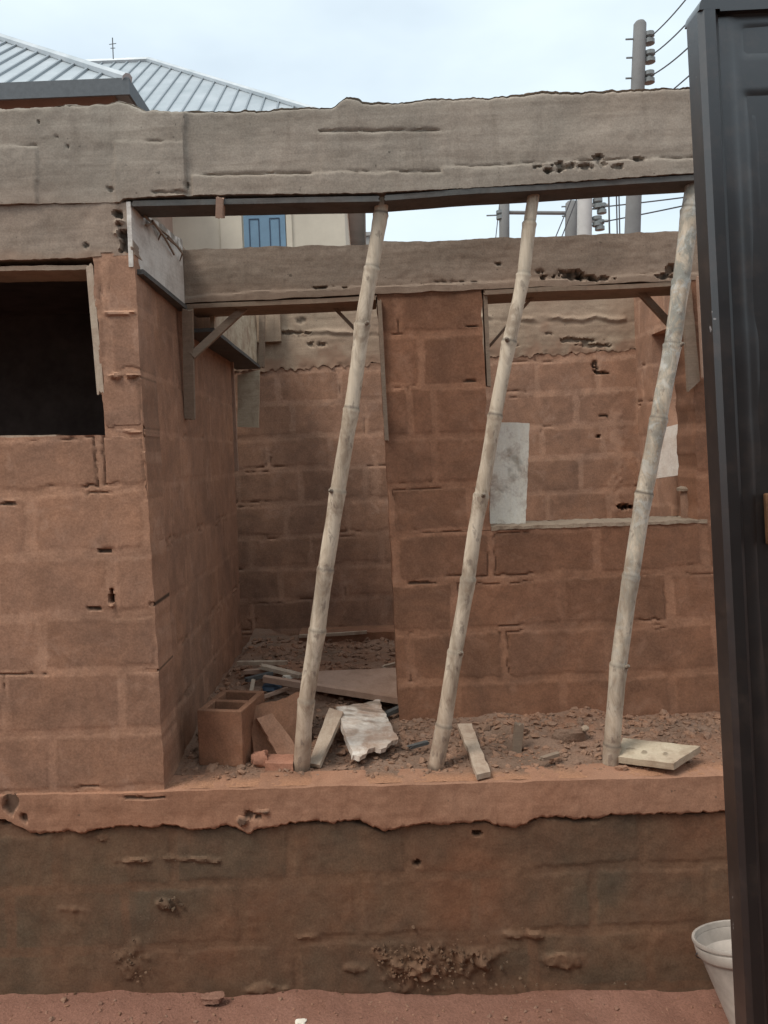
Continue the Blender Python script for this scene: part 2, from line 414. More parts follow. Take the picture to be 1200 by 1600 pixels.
# --- plinth
cx = [-400, -100, 0, 30, 60, 100, 130, 180, 250, 320, 350, 385, 440, 500, 550, 600, 640, 760, 800, 840, 930, 950, 1130, 1300]
cy = [1285, 1262, 1275, 1290, 1303, 1297, 1299, 1291, 1289, 1296, 1289, 1300, 1286, 1284, 1281, 1299, 1284, 1284, 1293, 1277, 1281, 1273, 1267, 1262]
bp = bond(zrow(500, [1375, 1470, 1562], Y1), [xj([740], 1330, Y1), xj([460, 650], 1420, Y1), xj([380, 560, 745, 935], 1510, Y1)], .018, 3, .47, 0)
def f_plinth(P, px, py, s, t):
    d, m, r, h = bp(P[:, 0], P[:, 2], P)
    cv = np.interp(px, cx, cy) + n1(P[:, 0], 18, 5, 4) * 14
    cap = 1 - sst(-3, 2, py - cv)
    lip = np.exp(-((py - cv - 1) / 2.5) ** 2) * sst(.35, .6, fbm(P, 4, 2, 9))
    d2 = -.022
    d = d * 1.2 + (fbm(P, 3, 4, 21) - .5) * .014 + (fbm(P, 22, 4, 22) - .5) * .004
    d = d * (1 - cap) + d2 * cap
    mud, ma = spots(P, px, py, [(690, 1500, 105, 42, .016), (640, 1520, 60, 30, .014), (262, 1412, 18, 10, .02), (205, 1500, 30, 40, .010), (265, 1342, 70, 4, .010),
                                (330, 1345, 30, 6, .010), (215, 1345, 45, 4, .010), (480, 1465, 30, 4, .006), (590, 1490, 20, 14, .014), (820, 1460, 60, 8, .015), (335, 1565, 22, 10, .03), (160, 1308, 10, 6, .02), (560, 1512, 30, 12, .015), (760, 1490, 60, 20, .014), (880, 1500, 40, 14, .01), (420, 1545, 60, 10, .012), (120, 1420, 40, 8, .008)], 33, .35)
    d += mud * (.15 + 1.1 * sst(.25, .75, fbm(P, 24, 5, 50))) + ma * (fbm(P, 70, 3, 52) - .5) * .008
    hol, ha = spots(P, px, py, [(18, 1255, 14, 22, -.025), (395, 1272, 14, 9, -.018), (10, 1285, 10, 8, -.02), (650, 1350, 8, 6, -.02), (745, 1302, 8, 5, -.02), (220, 1243, 55, 3, -.012)], 41)
    d += hol
    return d, {'mort': np.maximum(np.where(cap > .5, 0, m), ma * .9), 'rnd': r, 'aux': np.maximum(np.maximum(h * .5 * (1 - cap), lip * .85), ha * .7)}
mb = MB()
patch(mb, U(-400, 1290, Y1), U(1300, 1262, Y1), U(1300, 1560, Y1), U(-400, 1590, Y1), .25, .008, f_plinth)
def chip(mb, c, r, rs, flat=.6):
    ph = (1 + 5 ** .5) / 2
    V = np.array([(-1, ph, 0), (1, ph, 0), (-1, -ph, 0), (1, -ph, 0), (0, -1, ph), (0, 1, ph), (0, -1, -ph), (0, 1, -ph), (ph, 0, -1), (ph, 0, 1), (-ph, 0, -1), (-ph, 0, 1)], float) / 1.9
    V *= rs.uniform(.6, 1.25, (12, 1)); V *= np.array([rs.uniform(.7, 1.3), rs.uniform(.6, 1.1), rs.uniform(.35, .8) * flat / .6]) * r
    a, b = rs.uniform(0, 6.28), rs.uniform(-.6, .6)
    ca, sa, cb, sb = math.cos(a), math.sin(a), math.cos(b), math.sin(b)
    V = V @ np.array([[1, 0, 0], [0, cb, sb], [0, -sb, cb]]) @ np.array([[ca, sa, 0], [-sa, ca, 0], [0, 0, 1]]) + np.array(c)
    Fs = [(0, 11, 5), (0, 5, 1), (0, 1, 7), (0, 7, 10), (0, 10, 11), (1, 5, 9), (5, 11, 4), (11, 10, 2), (10, 7, 6), (7, 1, 8), (3, 9, 4), (3, 4, 2), (3, 2, 6), (3, 6, 8), (3, 8, 9), (4, 9, 5), (2, 4, 11), (6, 2, 10), (8, 6, 7), (9, 8, 1)]
    mb.add(V, Fs, {'rnd': rs.uniform(0, 1), 'mort': rs.uniform(0, .35)}, smooth=False)
rq = np.random.RandomState(8)
for (a, b, sa, sb, cnt, rm) in [(690, 1502, 50, 16, 130, .013), (640, 1520, 30, 12, 50, .010), (262, 1410, 9, 6, 14, .014), (205, 1500, 14, 20, 26, .010), (265, 1342, 40, 3, 16, .006), (600, 1490, 12, 8, 20, .010), (460, 1470, 300, 50, 60, .005), (800, 1545, 150, 6, 60, .009), (300, 1560, 250, 5, 60, .009)]:
    for _ in range(cnt):
        q = U(a + rq.normal(0, sa), b + rq.normal(0, sb), Y1 - .012); r = rm * (.25 + .75 * rq.beta(1.2, 2.5))
        if q.z < .03: continue
        chip(mb, tuple(q), r, rq, .9)
pl = mb.build('plinth_wall', M['plinth'], bld)
# screed cap: its ragged lower edge hangs over the plinth blocks
M['screed'] = mat_concrete('laterite_screed', (.36, .185, .115), (.42, .235, .15), (.27, .13, .08), grain=(2, 2, 10), redamt=.5, red=(.33, .18, .12))
mb = MB()
def f_cap(P, px, py, s, t):
    d = .012 + (fbm(P, 6, 4, 12) - .5) * .018 + (fbm(P, 30, 3, 13) - .5) * .005
    hol, ha = spots(P, px, py, [(18, 1255, 12, 20, -.02), (395, 1272, 12, 8, -.015), (40, 1275, 8, 8, -.015), (220, 1244, 60, 2.5, -.01), (380, 1280, 10, 6, .015), (410, 1265, 14, 4, .012)], 41)
    return d + hol, {'aux': ha * .7}
# built directly: columns follow the ragged curve
xs = np.arange(U(-400, 1290, Y1).x, U(1300, 1262, Y1).x, .006); nr = 18
topz = np.array([ZL(x) for x in xs]) + n1(xs, 9, 61) * .012
pts = np.stack([xs, np.full(len(xs), Y1), topz], 1); ppx, _ = proj(pts)
cvy = np.interp(ppx, cx, cy) + n1(xs, 14, 5, 4) * 10 + np.round(n1(xs, 20, 62, 3) * 6) / 6 * 7 + n1(xs, 70, 63, 3) * 4
botz = np.array([U(a, b, Y1).z for a, b in zip(ppx, cvy)])
G = []
for k in range(nr + 1):
    f = k / nr; z = topz * (1 - f) + botz * f; G.append(np.stack([xs, np.full(len(xs), Y1), z], 1))
P = np.concatenate(G); px_, py_ = proj(P); d, at = f_cap(P, px_, py_, None, None)
edge = np.repeat(np.arange(nr + 1) / nr, len(xs)); rnd_ = np.clip((1 - edge) / .06, 0, 1)
Pf = P.copy(); Pf[:, 1] -= d + .004
Pf[:, 1] += (1 - np.sqrt(rnd_)) * .008
nn = len(xs); Vb = [Pf]
bk = G[-1].copy(); bk[:, 1] += .012; tk = G[0].copy(); tk[:, 1] += .14
Vb += [bk, tk]; o1 = (nr + 1) * nn; fc = []
for k in range(nr):
    for i in range(nn - 1): a = k * nn + i; fc.append((a, a + nn, a + nn + 1, a + 1))
for i in range(nn - 1):
    a = nr * nn + i; fc.append((a, o1 + i, o1 + i + 1, a + 1)); fc.append((i + 1, o1 + nn + i + 1, o1 + nn + i, i)); fc.append((o1 + nn + i, o1 + nn + i + 1, o1 + i + 1, o1 + i))
mb.add(np.concatenate(Vb), fc, {'aux': np.concatenate([at['aux'], np.zeros(2 * nn)])})
mb.build('screed_cap', M['screed'], bld)

# --- left front wall (window pier and blocks below the opening)
rows_l = zrow(120, [400, 490, 587, 680, 766, 865, 961, 1051, 1146, 1238], Y1)
bl = bond(rows_l, [xj(a, 900, Y1) for a in ([182], [182], [300], [162], [50], [172], [60], [183], [70])], .019, 11, .47)
def f_left(P, px, py, s, t):
    d, m, r, h = bl(P[:, 0], P[:, 2], P)
    hol, ha = spots(P, px, py, [(175, 932, 5, 14, -.05), (148, 951, 16, 3, -.012), (240, 945, 12, 4, -.012), (12, 787, 18, 3, -.01), (165, 861, 14, 3, -.012), (235, 1048, 20, 3, -.01), (60, 1052, 22, 2, -.008)], 7)
    lum, la = spots(P, px, py, [(188, 587, 26, 6, .022), (182, 490, 34, 4, .012), (205, 675, 22, 4, .01), (176, 945, 5, 5, .03), (228, 712, 7, 10, .01)], 9)
    d = d + hol + lum; m = np.maximum(m, la * .9)
    # recessed slot left by the formwork along the arris
    sl = np.exp(-((px - (218 + (py - 600) * .06)) / 3) ** 2) * (py > 600) * (py < 780) * .7
    return d - sl * .006, {'mort': m, 'rnd': r, 'aux': np.maximum(np.maximum(h, ha * .9), sl * .5)}
TOPC, BOTC = U(209, 396, Y1), U(258, 1240, Y1)
def cl(y): f = (y - 396) / 844; return TOPC * (1 - f) + BOTC * f
mb = MB(); T = .23
patch(mb, U(-400, 690, Y1), cl(679), BOTC, U(-400, 1246, Y1), T, .008, f_left, rag=(0, .006, .006, 0), seed=3)
patch(mb, U(143, 396, Y1), TOPC, cl(681), U(167, 683, Y1), T, .008, f_left, rag=(.014, .006, 0, 0), seed=4)
patch(mb, U(-400, 415, Y1), U(-250, 415, Y1), U(-250, 690, Y1), U(-400, 690, Y1), T, .02, f_left)
mb.build('front_wall', M['block'], bld)
# --- lintel over the window
def f_lin(P, px, py, s, t):
    d = (fbm(P, 4, 4, 3) - .5) * .02 + (fbm(P, 30, 3, 5) - .5) * .004
    hol, ha = spots(P, px, py, [(185, 335, 9, 22, -.03), (193, 375, 10, 20, -.035), (172, 300, 8, 8, -.01), (135, 383, 3, 4, -.01), (170, 398, 10, 4, -.015)], 71, 1.4)
    lum, la = spots(P, px, py, [(188, 350, 9, 6, .02), (196, 388, 12, 8, .02), (184, 365, 8, 6, .015), (40, 421, 30, 2, .01)], 74)
    mo = sst(.5, .9, (t - .55) * 2 + (fbm(P, 5, 3, 8) - .5)) * .5
    return d + hol + lum, {'aux': ha * .75, 'mort': mo}
mb = MB(); patch(mb, U(-400, 331, Y1), U(200, 316, Y1), U(210, 398, Y1), U(-400, 425, Y1), .23, .008, f_lin, rag=(0, .014, .006, .012), seed=9)
mb.build('lintel', M['concrete_in'], bld)
# --- main beam
def f_beam(P, px, py, s, t):
    d = (fbm(P, 2.2, 5, 31) - .5) * .02 + (fbm(P, 20, 4, 36) - .5) * .005 + (fbm(P * np.array([.4, 1, 3.]), 10, 4, 33) - .5) * .003 + (fbm(P, 45, 3, 35) - .5) * .003
    for (x0, x1, ya, yb, amp) in [(300, 690, 274, 268, .010), (690, 1090, 262, 246, .009), (180, 290, 222, 223, .006), (-400, 60, 232, 230, .006), (500, 700, 205, 203, .002)]:
        yy = ya + (yb - ya) * (px - x0) / (x1 - x0) + n1(P[:, 0], 14, int(ya)) * 6
        ins = (px > x0) & (px < x1); d += ins * amp * sst(-1.5, 1.5, py - yy)
        d -= ins * .012 * np.exp(-((py - yy) / 2.2) ** 2) * sst(.4, .6, fbm(P, 7, 3, int(x0 + 500)))
    hol, ha = spots(P, px, py, [(842, 263, 12, 5, -.02), (880, 259, 22, 7, -.026), (914, 263, 14, 6, -.022), (940, 258, 12, 5, -.02), (968, 262, 12, 4, -.018), (1000, 250, 14, 4, -.018), (860, 268, 22, 4, -.03), (935, 245, 14, 4, -.025),
                                (107, 233, 5, 9, -.012), (92, 215, 6, 3, -.008), (62, 193, 2, 4, -.01), (110, 216, 3, 3, -.01),
                                (172, 300, 7, 6, -.012), (270, 302, 26, 3, -.008), (292, 290, 4, 7, -.01), (100, 165, 16, 3, -.01), (500, 264, 8, 2, -.006)], 81, 1.4)
    aux = ha * np.where(px > 800, .05 + .6 * sst(.4, .6, fbm(P, 40, 3, 87)), .38)
    step = 1 - sst(288, 293, px + n1(P[:, 2], 10, 6) * 4)
    d = d + hol + step * .012
    mo = sst(.0, .45, (t - .75) + (fbm(P, 3, 3, 90) - .5) * .5) * .35 * step
    return d, {'aux': aux, 'mort': mo}
mb = MB(); W = .15
topc = [(-400, 178), (0, 167), (100, 165), (185, 160), (205, 155), (222, 158), (250, 172), (290, 173), (330, 169), (420, 172), (480, 165), (540, 163), (554, 155), (564, 150), (578, 152), (590, 158), (610, 158), (680, 153), (760, 150), (860, 143), (960, 140), (1080, 134), (1300, 122)]
botc = [(-400, 331), (199, 316), (200, 311), (290, 306), (590, 303), (840, 289), (1090, 271), (1300, 258)]
xs = np.arange(U(-400, 250, Y1).x, U(1300, 250, Y1).x, .008)
zt = np.array([U(a, np.interp(a, *zip(*topc)), Y1).z for a in (VX + xs / Y1 * F * 1.0)]) ; zb = np.array([U(a, np.interp(a, *zip(*botc)), Y1).z for a in (VX + xs / Y1 * F - 8)])
zt = zt + n1(xs, 9, 91, 2) * .02 + np.round(n1(xs, 24, 95, 3) * 7) / 7 * .010 + n1(xs, 60, 96, 3) * .008
zb = zb + n1(xs, 3, 93, 2) * .006 + np.round(n1(xs, 40, 94, 3) * 5) / 5 * .006
nr = 54; fr = np.linspace(0, 1, nr + 1)
TT = np.repeat(fr, len(xs)); PP = np.stack([np.tile(xs, nr + 1), np.full(len(xs) * (nr + 1), Y1), np.tile(zt, nr + 1) * (1 - TT) + np.tile(zb, nr + 1) * TT], 1)
px_, py_ = proj(PP); d, at = f_beam(PP, px_, py_, None, TT)
PF = PP.copy(); PF[:, 1] -= d; PF[:, 1] += .03 * (1 - np.clip(TT / .05, 0, 1)) ** 2
nn = len(xs); nk = 8; V = [PF]; fc = []
for k in range(nr):
    for i in range(nn - 1): a = k * nn + i; fc.append((a, a + nn, a + nn + 1, a + 1))
# rough top surface
prev = 0; base = len(PF); TP = []
for k in range(1, nk + 1):
    y = Y1 + W * k / nk; q = np.stack([xs, np.full(nn, y), zt], 1); q[:, 2] += (fbm(q, 14, 4, 97) - .5) * .05 * math.sin(PI * k / nk) + .012 * math.sin(PI * k / nk)
    V.append(q)
    for i in range(nn - 1): fc.append((prev + i, prev + i + 1, base + i + 1, base + i))
    prev = base; base += nn
q = np.stack([xs, np.full(nn, Y1 + W), zb], 1); V.append(q)
for i in range(nn - 1):
    fc.append((prev + i, prev + i + 1, base + i + 1, base + i)); fc.append((base + i, base + i + 1, nr * nn + i + 1, nr * nn + i))
ext = sum(len(v) for v in V[1:])
fc.append(tuple([k * nn for k in range(nr + 1)] + [base] + [len(PF) + k * nn for k in range(nk - 1, -1, -1)]))
mb.add(np.concatenate(V), fc, {'aux': np.concatenate([at['aux'], np.zeros(ext)]), 'mort': np.concatenate([at['mort'], np.zeros(ext)])})
mb.build('main_beam', M['concrete'], bld)

# --- left return wall (runs away from the viewer)
XS = -.895
bside = bond(rows_l, [[Y1 + a for a in l] for l in ([.3, .75], [.1, .55], [.35], [.12], [.36], [.1], [.34], [.12], [.35])], .012, 15, .47)
def f_side(P, px, py, s, t):
    d, m, r, h = bside(P[:, 1], P[:, 2], P)
    return d * .8, {'mort': m * .6, 'rnd': r, 'aux': h * .6}
sTL = Vector(TOPC); sBL = Vector(BOTC)
sTR = Vector((XS, 5.1, TOPC.z + .27)); sBR = Vector((XS, 5.1, BOTC.z - .02)); sTL = Vector((TOPC.x - .004, Y1 + .004, TOPC.z + .0)); sBL = Vector((BOTC.x - .004, Y1 + .004, BOTC.z))
mb = MB(); patch(mb, sTL, Vector((XS, 5.1, TOPC.z)), sBR, sBL, .155, .012, f_side, n=(1, 0, 0), rag=(0, .02, 0, 0), seed=6)
mb.build('side_wall', M['block'], bld)
# beam above the return wall, faced by the plywood boards
mb = MB(); box(mb, (-1.02, 4.35, U(208, 400, Y1).z + .14), (.2, 2.2, .27)); mb.build('side_beam', M['concrete_in'], bld)

# --- inner wall: pillar, blocks under the window, right jamb
rin = zrow(800, [440, 515, 598, 676, 752, 826, 903, 983, 1062, 1137], Y2)
ji = [xj(a, 900, Y2) for a in ([640], [672], [650, 690], [685], [615, 740], [769, 935, 1102], [708, 877, 1045], [785, 946, 1117], [705, 874, 1045])]
bi = bond(rin, ji, .02, 23, .47)
def f_in(P, px, py, s, t):
    d, m, r, h = bi(P[:, 0], P[:, 2], P)
    hol, ha = spots(P, px, py, [(655, 911, 28, 3, -.01), (750, 902, 10, 2, -.008), (740, 510, 14, 2, -.01), (735, 595, 12, 3, -.01)], 57)
    return d + hol, {'mort': m, 'rnd': r, 'aux': np.maximum(h, ha) * .8}
mb = MB()
patch(mb, U(589, 452, Y2), U(752, 446, Y2), U(766, 828, Y2), U(610, 835, Y2), T, .008, f_in, rag=(.006, .012, 0, 0), seed=31)
patch(mb, U(610, 835, Y2), U(1300, 808, Y2), U(1300, 1165, Y2), U(627, 1190, Y2), T, .008, f_in, rag=(.006, 0, .0, 0), seed=33)
patch(mb, U(1079, 430, Y2), U(1300, 420, Y2), U(1300, 812, Y2), U(1092, 822, Y2), T, .01, f_in, rag=(.014, 0, 0, 0), seed=34)
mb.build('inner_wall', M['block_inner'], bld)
mb = MB()
def f_sill(P, px, py, s, t): return (fbm(P, 20, 4, 3) - .5) * .02, {}
patch(mb, U(768, 823, Y2 - .006), U(1105, 812, Y2 - .006), U(1105, 817, Y2 - .006), U(768, 829, Y2 - .006), .24, .006, f_sill, rag=(0, 0, .012, .012), ragf=25, seed=8)
mb.build('sill_mortar', M['concrete_back'], bld)
def f_rb(P, px, py, s, t):
    d = (fbm(P, 3, 5, 41) - .5) * .02 + (fbm(P, 20, 4, 46) - .5) * .005 + (fbm(P * np.array([.4, 1, 3.]), 12, 4, 43) - .5) * .004 + (fbm(P, 50, 3, 45) - .5) * .003
    hol, ha = spots(P, px, py, [(855, 433, 12, 6, -.022), (890, 429, 26, 9, -.034), (920, 433, 20, 6, -.026), (845, 423, 10, 5, -.02), (780, 412, 5, 3, -.01), (945, 436, 20, 5, -.03), (1040, 432, 20, 4, -.03), (1050, 420, 8, 8, -.03),
                                (500, 450, 12, 3, -.015), (540, 450, 18, 3, -.015), (700, 440, 40, 2, -.006)], 47, 1.4)
    lip = sst(.84, .87, t + (fbm(P, 6, 2, 6) - .5) * .1) * .008
    return d + hol + lip, {'aux': ha * (.1 + .8 * sst(.4, .6, fbm(P, 40, 3, 48))), 'mort': sst(.6, 1.1, t + (fbm(P, 4, 3, 7) - .5) * .5) * .35}
mb = MB(); patch(mb, U(284, 391, Y2), U(1300, 352, Y2), U(1300, 428, Y2), U(286, 474, Y2), .235, .008, f_rb, rag=(0, 0, .016, .008), ragf=9, seed=40)
mb.build('rear_beam', M['concrete_in'], bld)

# --- back wall and its rough cast beam
rb = zrow(600, [574, 624, 677, 727, 780, 831, 881, 931, 981], Y3)
jb = [xj(a, 700, Y3) for a in ([535, 844], [460, 570, 903], [515, 848], [467, 570, 906], [540, 852], [480, 590, 905], [430, 530, 850], [480, 590, 905], [530])]
bb = bond(rb, jb, .02, 29, .45)
def f_back(P, px, py, s, t):
    d, m, r, h = bb(P[:, 0], P[:, 2], P)
    sm, sa = spots(P, px, py, [(965, 690, 12, 90, .003), (960, 770, 14, 40, .003), (585, 750, 10, 60, .002)], 66)
    hol, ha = spots(P, px, py, [(978, 792, 14, 7, -.05), (930, 572, 6, 10, -.02), (940, 583, 12, 2, -.02), (935, 682, 4, 3, -.02), (928, 633, 3, 3, -.02), (945, 650, 9, 2, -.01)], 68)
    return d + sm + hol, {'mort': np.maximum(m, sa * .9), 'rnd': r, 'aux': np.maximum(h * .6, ha)}
mb = MB(); patch(mb, U(150, 590, Y3), U(1000, 545, Y3), U(1010, 1030, Y3), U(150, 1045, Y3), .2, .012, f_back, seed=50)
mb.build('back_wall', M['block_back'], bld)
def f_bb(P, px, py, s, t):
    d = (fbm(P, 4, 4, 51) - .5) * .014 + (fbm(P * np.array([.5, 1, 2.5]), 12, 4, 53) - .5) * .008 + (fbm(P, 30, 4, 54) - .5) * .006
    ly = np.where(px < 700, 518, 497) + n1(P[:, 0], 7, 12) * 14
    lip = np.exp(-((py - ly) / 3.2) ** 2) * sst(.4, .55, fbm(P, 6, 3, 55))
    d += lip * .012 - np.exp(-((py - ly - 6) / 3) ** 2) * .004
    hol, ha = spots(P, px, py, [(500, 538, 22, 6, -.02), (445, 520, 40, 3, -.02), (470, 500, 8, 5, -.01), (900, 532, 40, 4, -.02), (930, 540, 40, 4, -.02), (800, 540, 14, 3, -.015), (560, 545, 10, 8, -.02), (860, 522, 10, 3, -.012)], 59)
    e = sst(.93, 1, t) * (fbm(P, 30, 3, 60) - .45) * .02
    return d + hol + e, {'aux': np.maximum(ha * .55, np.exp(-((py - ly - 5) / 2.5) ** 2) * .35 * lip), 'mort': np.maximum(sst(.5, .8, fbm(P, 2.4, 3, 61)) * .6, sst(.75, 1.05, t + (fbm(P, 9, 4, 62) - .5) * .9))}
mb = MB(); patch(mb, U(150, 436, Y3 - .004), U(1000, 402, Y3 - .004), U(1000, 547, Y3 - .004), U(150, 592, Y3 - .004), .2, .01, f_bb, rag=(0, 0, .01, .035), ragf=30, seed=52)
mb.build('back_beam', M['concrete_back'], bld)
# --- right wall of the back room, with its opening
XR = U(995, 600, Y3).x
zt_, zb_ = U(995, 410, Y3).z, .86
def f_rw(P, px, py, s, t):
    d, m, r, h = bside(P[:, 1], P[:, 2] + .07, P); return d, {'mort': m, 'rnd': r, 'aux': h * .5}
mb = MB()
def RW(ya, yb, za, zb2, fn=f_rw): patch(mb, Vector((XR, ya, za)), Vector((XR, yb, za)), Vector((XR, yb, zb2)), Vector((XR, ya, zb2)), .2, .014, fn, n=(-1, 0, 0))
YA, YB = 5.32, 4.55
wz1, wz0 = 2.95, 2.05
RW(Y3 - .002, YA, 3.35, zb_); RW(YA, YB, wz0, zb_); RW(YB, Y2 + T, 3.35, zb_); RW(YA, YB, 3.35, wz1)
mb.build('room_side_wall', M['block_back'], bld)
# --- left room: walls and ceiling that keep it dark
M['shade_painted'] = mat_plain('unlit_block', (.075, .065, .06), .95, .3, 6, spec=.05)  # near-black base colour paints the room's darkness into its walls and ceiling
mb = MB(); box(mb, (-2.66, 5.0, 2.0), (3.1, .15, 2.78)); mb.build('room_wall', M['shade_painted'], bld)
mb = MB(); box(mb, (-4.12, 4.1, 2.0), (.15, 1.64, 2.77)); mb.build('room_wall', M['shade_painted'], bld)
mb = MB(); box(mb, (-1.092, 4.14, 2.03), (.08, 1.56, 2.58)); mb.build('room_wall', M['shade_painted'], bld)
mb = MB(); box(mb, (-2.64, 4.2, U(60, 330, Y1).z - .0), (3.0, 1.72, .12)); mb.build('ceiling_slab', M['shade_painted'], bld)
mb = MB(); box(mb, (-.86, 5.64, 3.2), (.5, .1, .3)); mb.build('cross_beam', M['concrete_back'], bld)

# ================================================================ floor and ground
def grid(name, x0, x1, y0, y1, res, zf, mat, af=None, fine=None):
    nx = int((x1 - x0) / res); ny = int((y1 - y0) / res)
    X, Y = np.meshgrid(np.linspace(x0, x1, nx + 1), np.linspace(y0, y1, ny + 1)); X = X.ravel(); Y = Y.ravel()
    P = np.stack([X, Y, X * 0], 1); P[:, 2] = zf(P)
    idx = np.arange((nx + 1) * (ny + 1)).reshape(ny + 1, nx + 1)
    fc = np.stack([idx[:-1, :-1].ravel(), idx[:-1, 1:].ravel(), idx[1:, 1:].ravel(), idx[1:, :-1].ravel()], 1).tolist()
    mb = MB(); mb.add(P, fc, af(P) if af else None); return mb.build(name, mat)
def zfloor(P):
    X, Y = P[:, 0], P[:, 1]; b = np.array([ZL(x) for x in X]) if len(X) < 5 else ZL(0) + X * (ZL(1) - ZL(0))
    q = sst(Y1 + .05, Y1 + .3, Y)
    Q = np.stack([X, Y, X * 0], 1)
    r = b + q * ((fbm(Q, 5, 4, 3) - .42) * .07 + (fbm(Q, 30, 3, 4) - .5) * .012) + sst(3.35, 3.75, Y) * .035 * sst(.35, .6, fbm(Q, 2.2, 2, 8))
    inside = sst(3.75, 4.4, Y) * (X < .3); r += inside * .02
    heap = np.exp(-((X + .62) / .35) ** 2 - ((Y - 4.35) / .4) ** 2) * .10
    return r + heap + (fbm(Q, 60, 2, 5) - .5) * .004
def afloor(P):
    e = (1 - sst(Y1 + .03, Y1 + .13, P[:, 1] + (fbm(P, 12, 3, 6) - .5) * .12)) * .8
    return {'mort': e, 'rnd': sst(.42, .62, fbm(P, 7, 3, 7)) * sst(Y1 + .1, Y1 + .3, P[:, 1]) * .7}
flo = grid('dirt_floor', -.89, 2.6, Y1 + .006, Y3 + .02, .012, zfloor, M['soil'], afloor); tag(flo, kind='structure')
def zyard(P):
    Q = np.stack([P[:, 0], P[:, 1], P[:, 0] * 0], 1); near = sst(2.2, 3.0, P[:, 1])
    return .005 - .035 * P[:, 0] * near + (fbm(Q, 3, 4, 71) - .5) * .07 + (fbm(Q, 25, 3, 72) - .5) * .014 + near * .02
def zyard0(P): return zyard(P)
yard = grid('ground', -3.6, 3.6, -2.2, Y1 + .02, .02, zyard, M['ground']); tag(yard, kind='structure')
mb = MB(); S_ = 900; mb.add([(-S_, -S_, -.09), (S_, -S_, -.09), (S_, S_, -.09), (-S_, S_, -.09)], [(0, 1, 2, 3)])
tag(mb.build('terrain', M['ground']), kind='structure')

# rubble: stone chips and clods on the floor, one object
rs = np.random.RandomState(4); mb = MB()
def zf1(x, y): return float(zfloor(np.array([[x, y, 0.], [x, y, 0.]]))[0])
for i in range(4200):
    x = rs.uniform(-.86, 1.9); y = Y1 + .06 + .62 * rs.beta(1.6, 1.2)
    if rs.uniform() > .35 + 1.0 * float(fbm(np.array([[x, y, 0.]]), 4, 2, 77)[0]): continue
    r = .0035 + .034 * rs.beta(.9, 4.6)
    if y > 3.5 and rs.uniform() < .25: r *= 1.5
    chip(mb, (x, y, zf1(x, y) + r * .15), r, rs)
for i in range(900):
    x = rs.uniform(-.87, .25); y = rs.uniform(3.7, 5.4); r = .008 + .03 * rs.beta(1.1, 3)
    chip(mb, (x, y, zf1(x, y) + r * .2), r, rs)
tag(mb.build('rubble', M['soil'], sharp=20), 'loose stone chips and clods scattered over the dirt floor', 'rubble', kind='stuff')
mb = MB()
for i in range(500):
    x = rs.uniform(-1.7, 1.5); y = Y1 - .03 - abs(rs.normal(0, .25)); r = .004 + .014 * rs.beta(1, 4)
    chip(mb, (x, y, float(zyard(np.array([[x, y, 0.]]))[0]) + r * .1), r, rs)
tag(mb.build('gravel', M['ground'], sharp=20), 'small stones lying on the red yard ground at the foot of the plinth', 'gravel', kind='stuff')
# ================================================================ objects
def thing(name, mb, mat, label, cat, group=None, parent=None, **k):
    return tag(mb.build(name, mat, parent, **k), label, cat, group)
GF = 'formwork timber left on the concrete beams'
# ---- bamboo props
def mat_bamboo():
    m, t, b = newmat('bamboo'); n = N(t); co = n.co()
    g = n.noise(n.co((14, 14, .8)), 3, 5, .65, .3)
    base = n.mix(n.ramp(g, .3, .7), (.50, .40, .29), (.68, .575, .445))
    base = n.mix(n.math('MULTIPLY', n.ramp(n.noise(n.co((6, 6, 2.5)), 1.6, 6, .7, .8), .44, .60), .8), base, (.27, .195, .135))
    gr = n.math('MULTIPLY', n.attr('rnd'), n.ramp(n.noise(n.co((8, 8, 4)), 2.2, 6, .75, 1.2), .42, .56))
    base = n.mix(gr, base, (.25, .255, .225))
    base = n.mix(n.math('MULTIPLY', n.attr('rnd'), n.math('MULTIPLY', n.ramp(n.noise(co, 14, 5, .7, .6), .52, .6), .7)), base, (.58, .58, .54))
    base = n.mix(n.math('MULTIPLY', n.ramp(n.noise(n.co((1, 1, .35)), 7, 6, .7, 1.0), .5, .64), .5), base, (.34, .29, .225))
    base = n.mix(n.attr('mort'), base, (.30, .17, .115))
    base = n.mix(n.attr('aux'), base, (.10, .075, .055))
    sp = n.ramp(n.noise(n.co((1, 1, .5)), 34, 3, .6), .60, .66)
    base = n.mix(n.math('MULTIPLY', sp, .5), base, (.14, .10, .08))
    n.l(base, b.inputs['Base Color']); b.inputs['Roughness'].default_value = .62; b.inputs['Specular IOR Level'].default_value = .3
    n.bump(n.math('ADD', g, n.math('MULTIPLY', n.noise(co, 60, 4, .7), .5)), .45, .003, b); return m
M['bamboo'] = mat_bamboo()
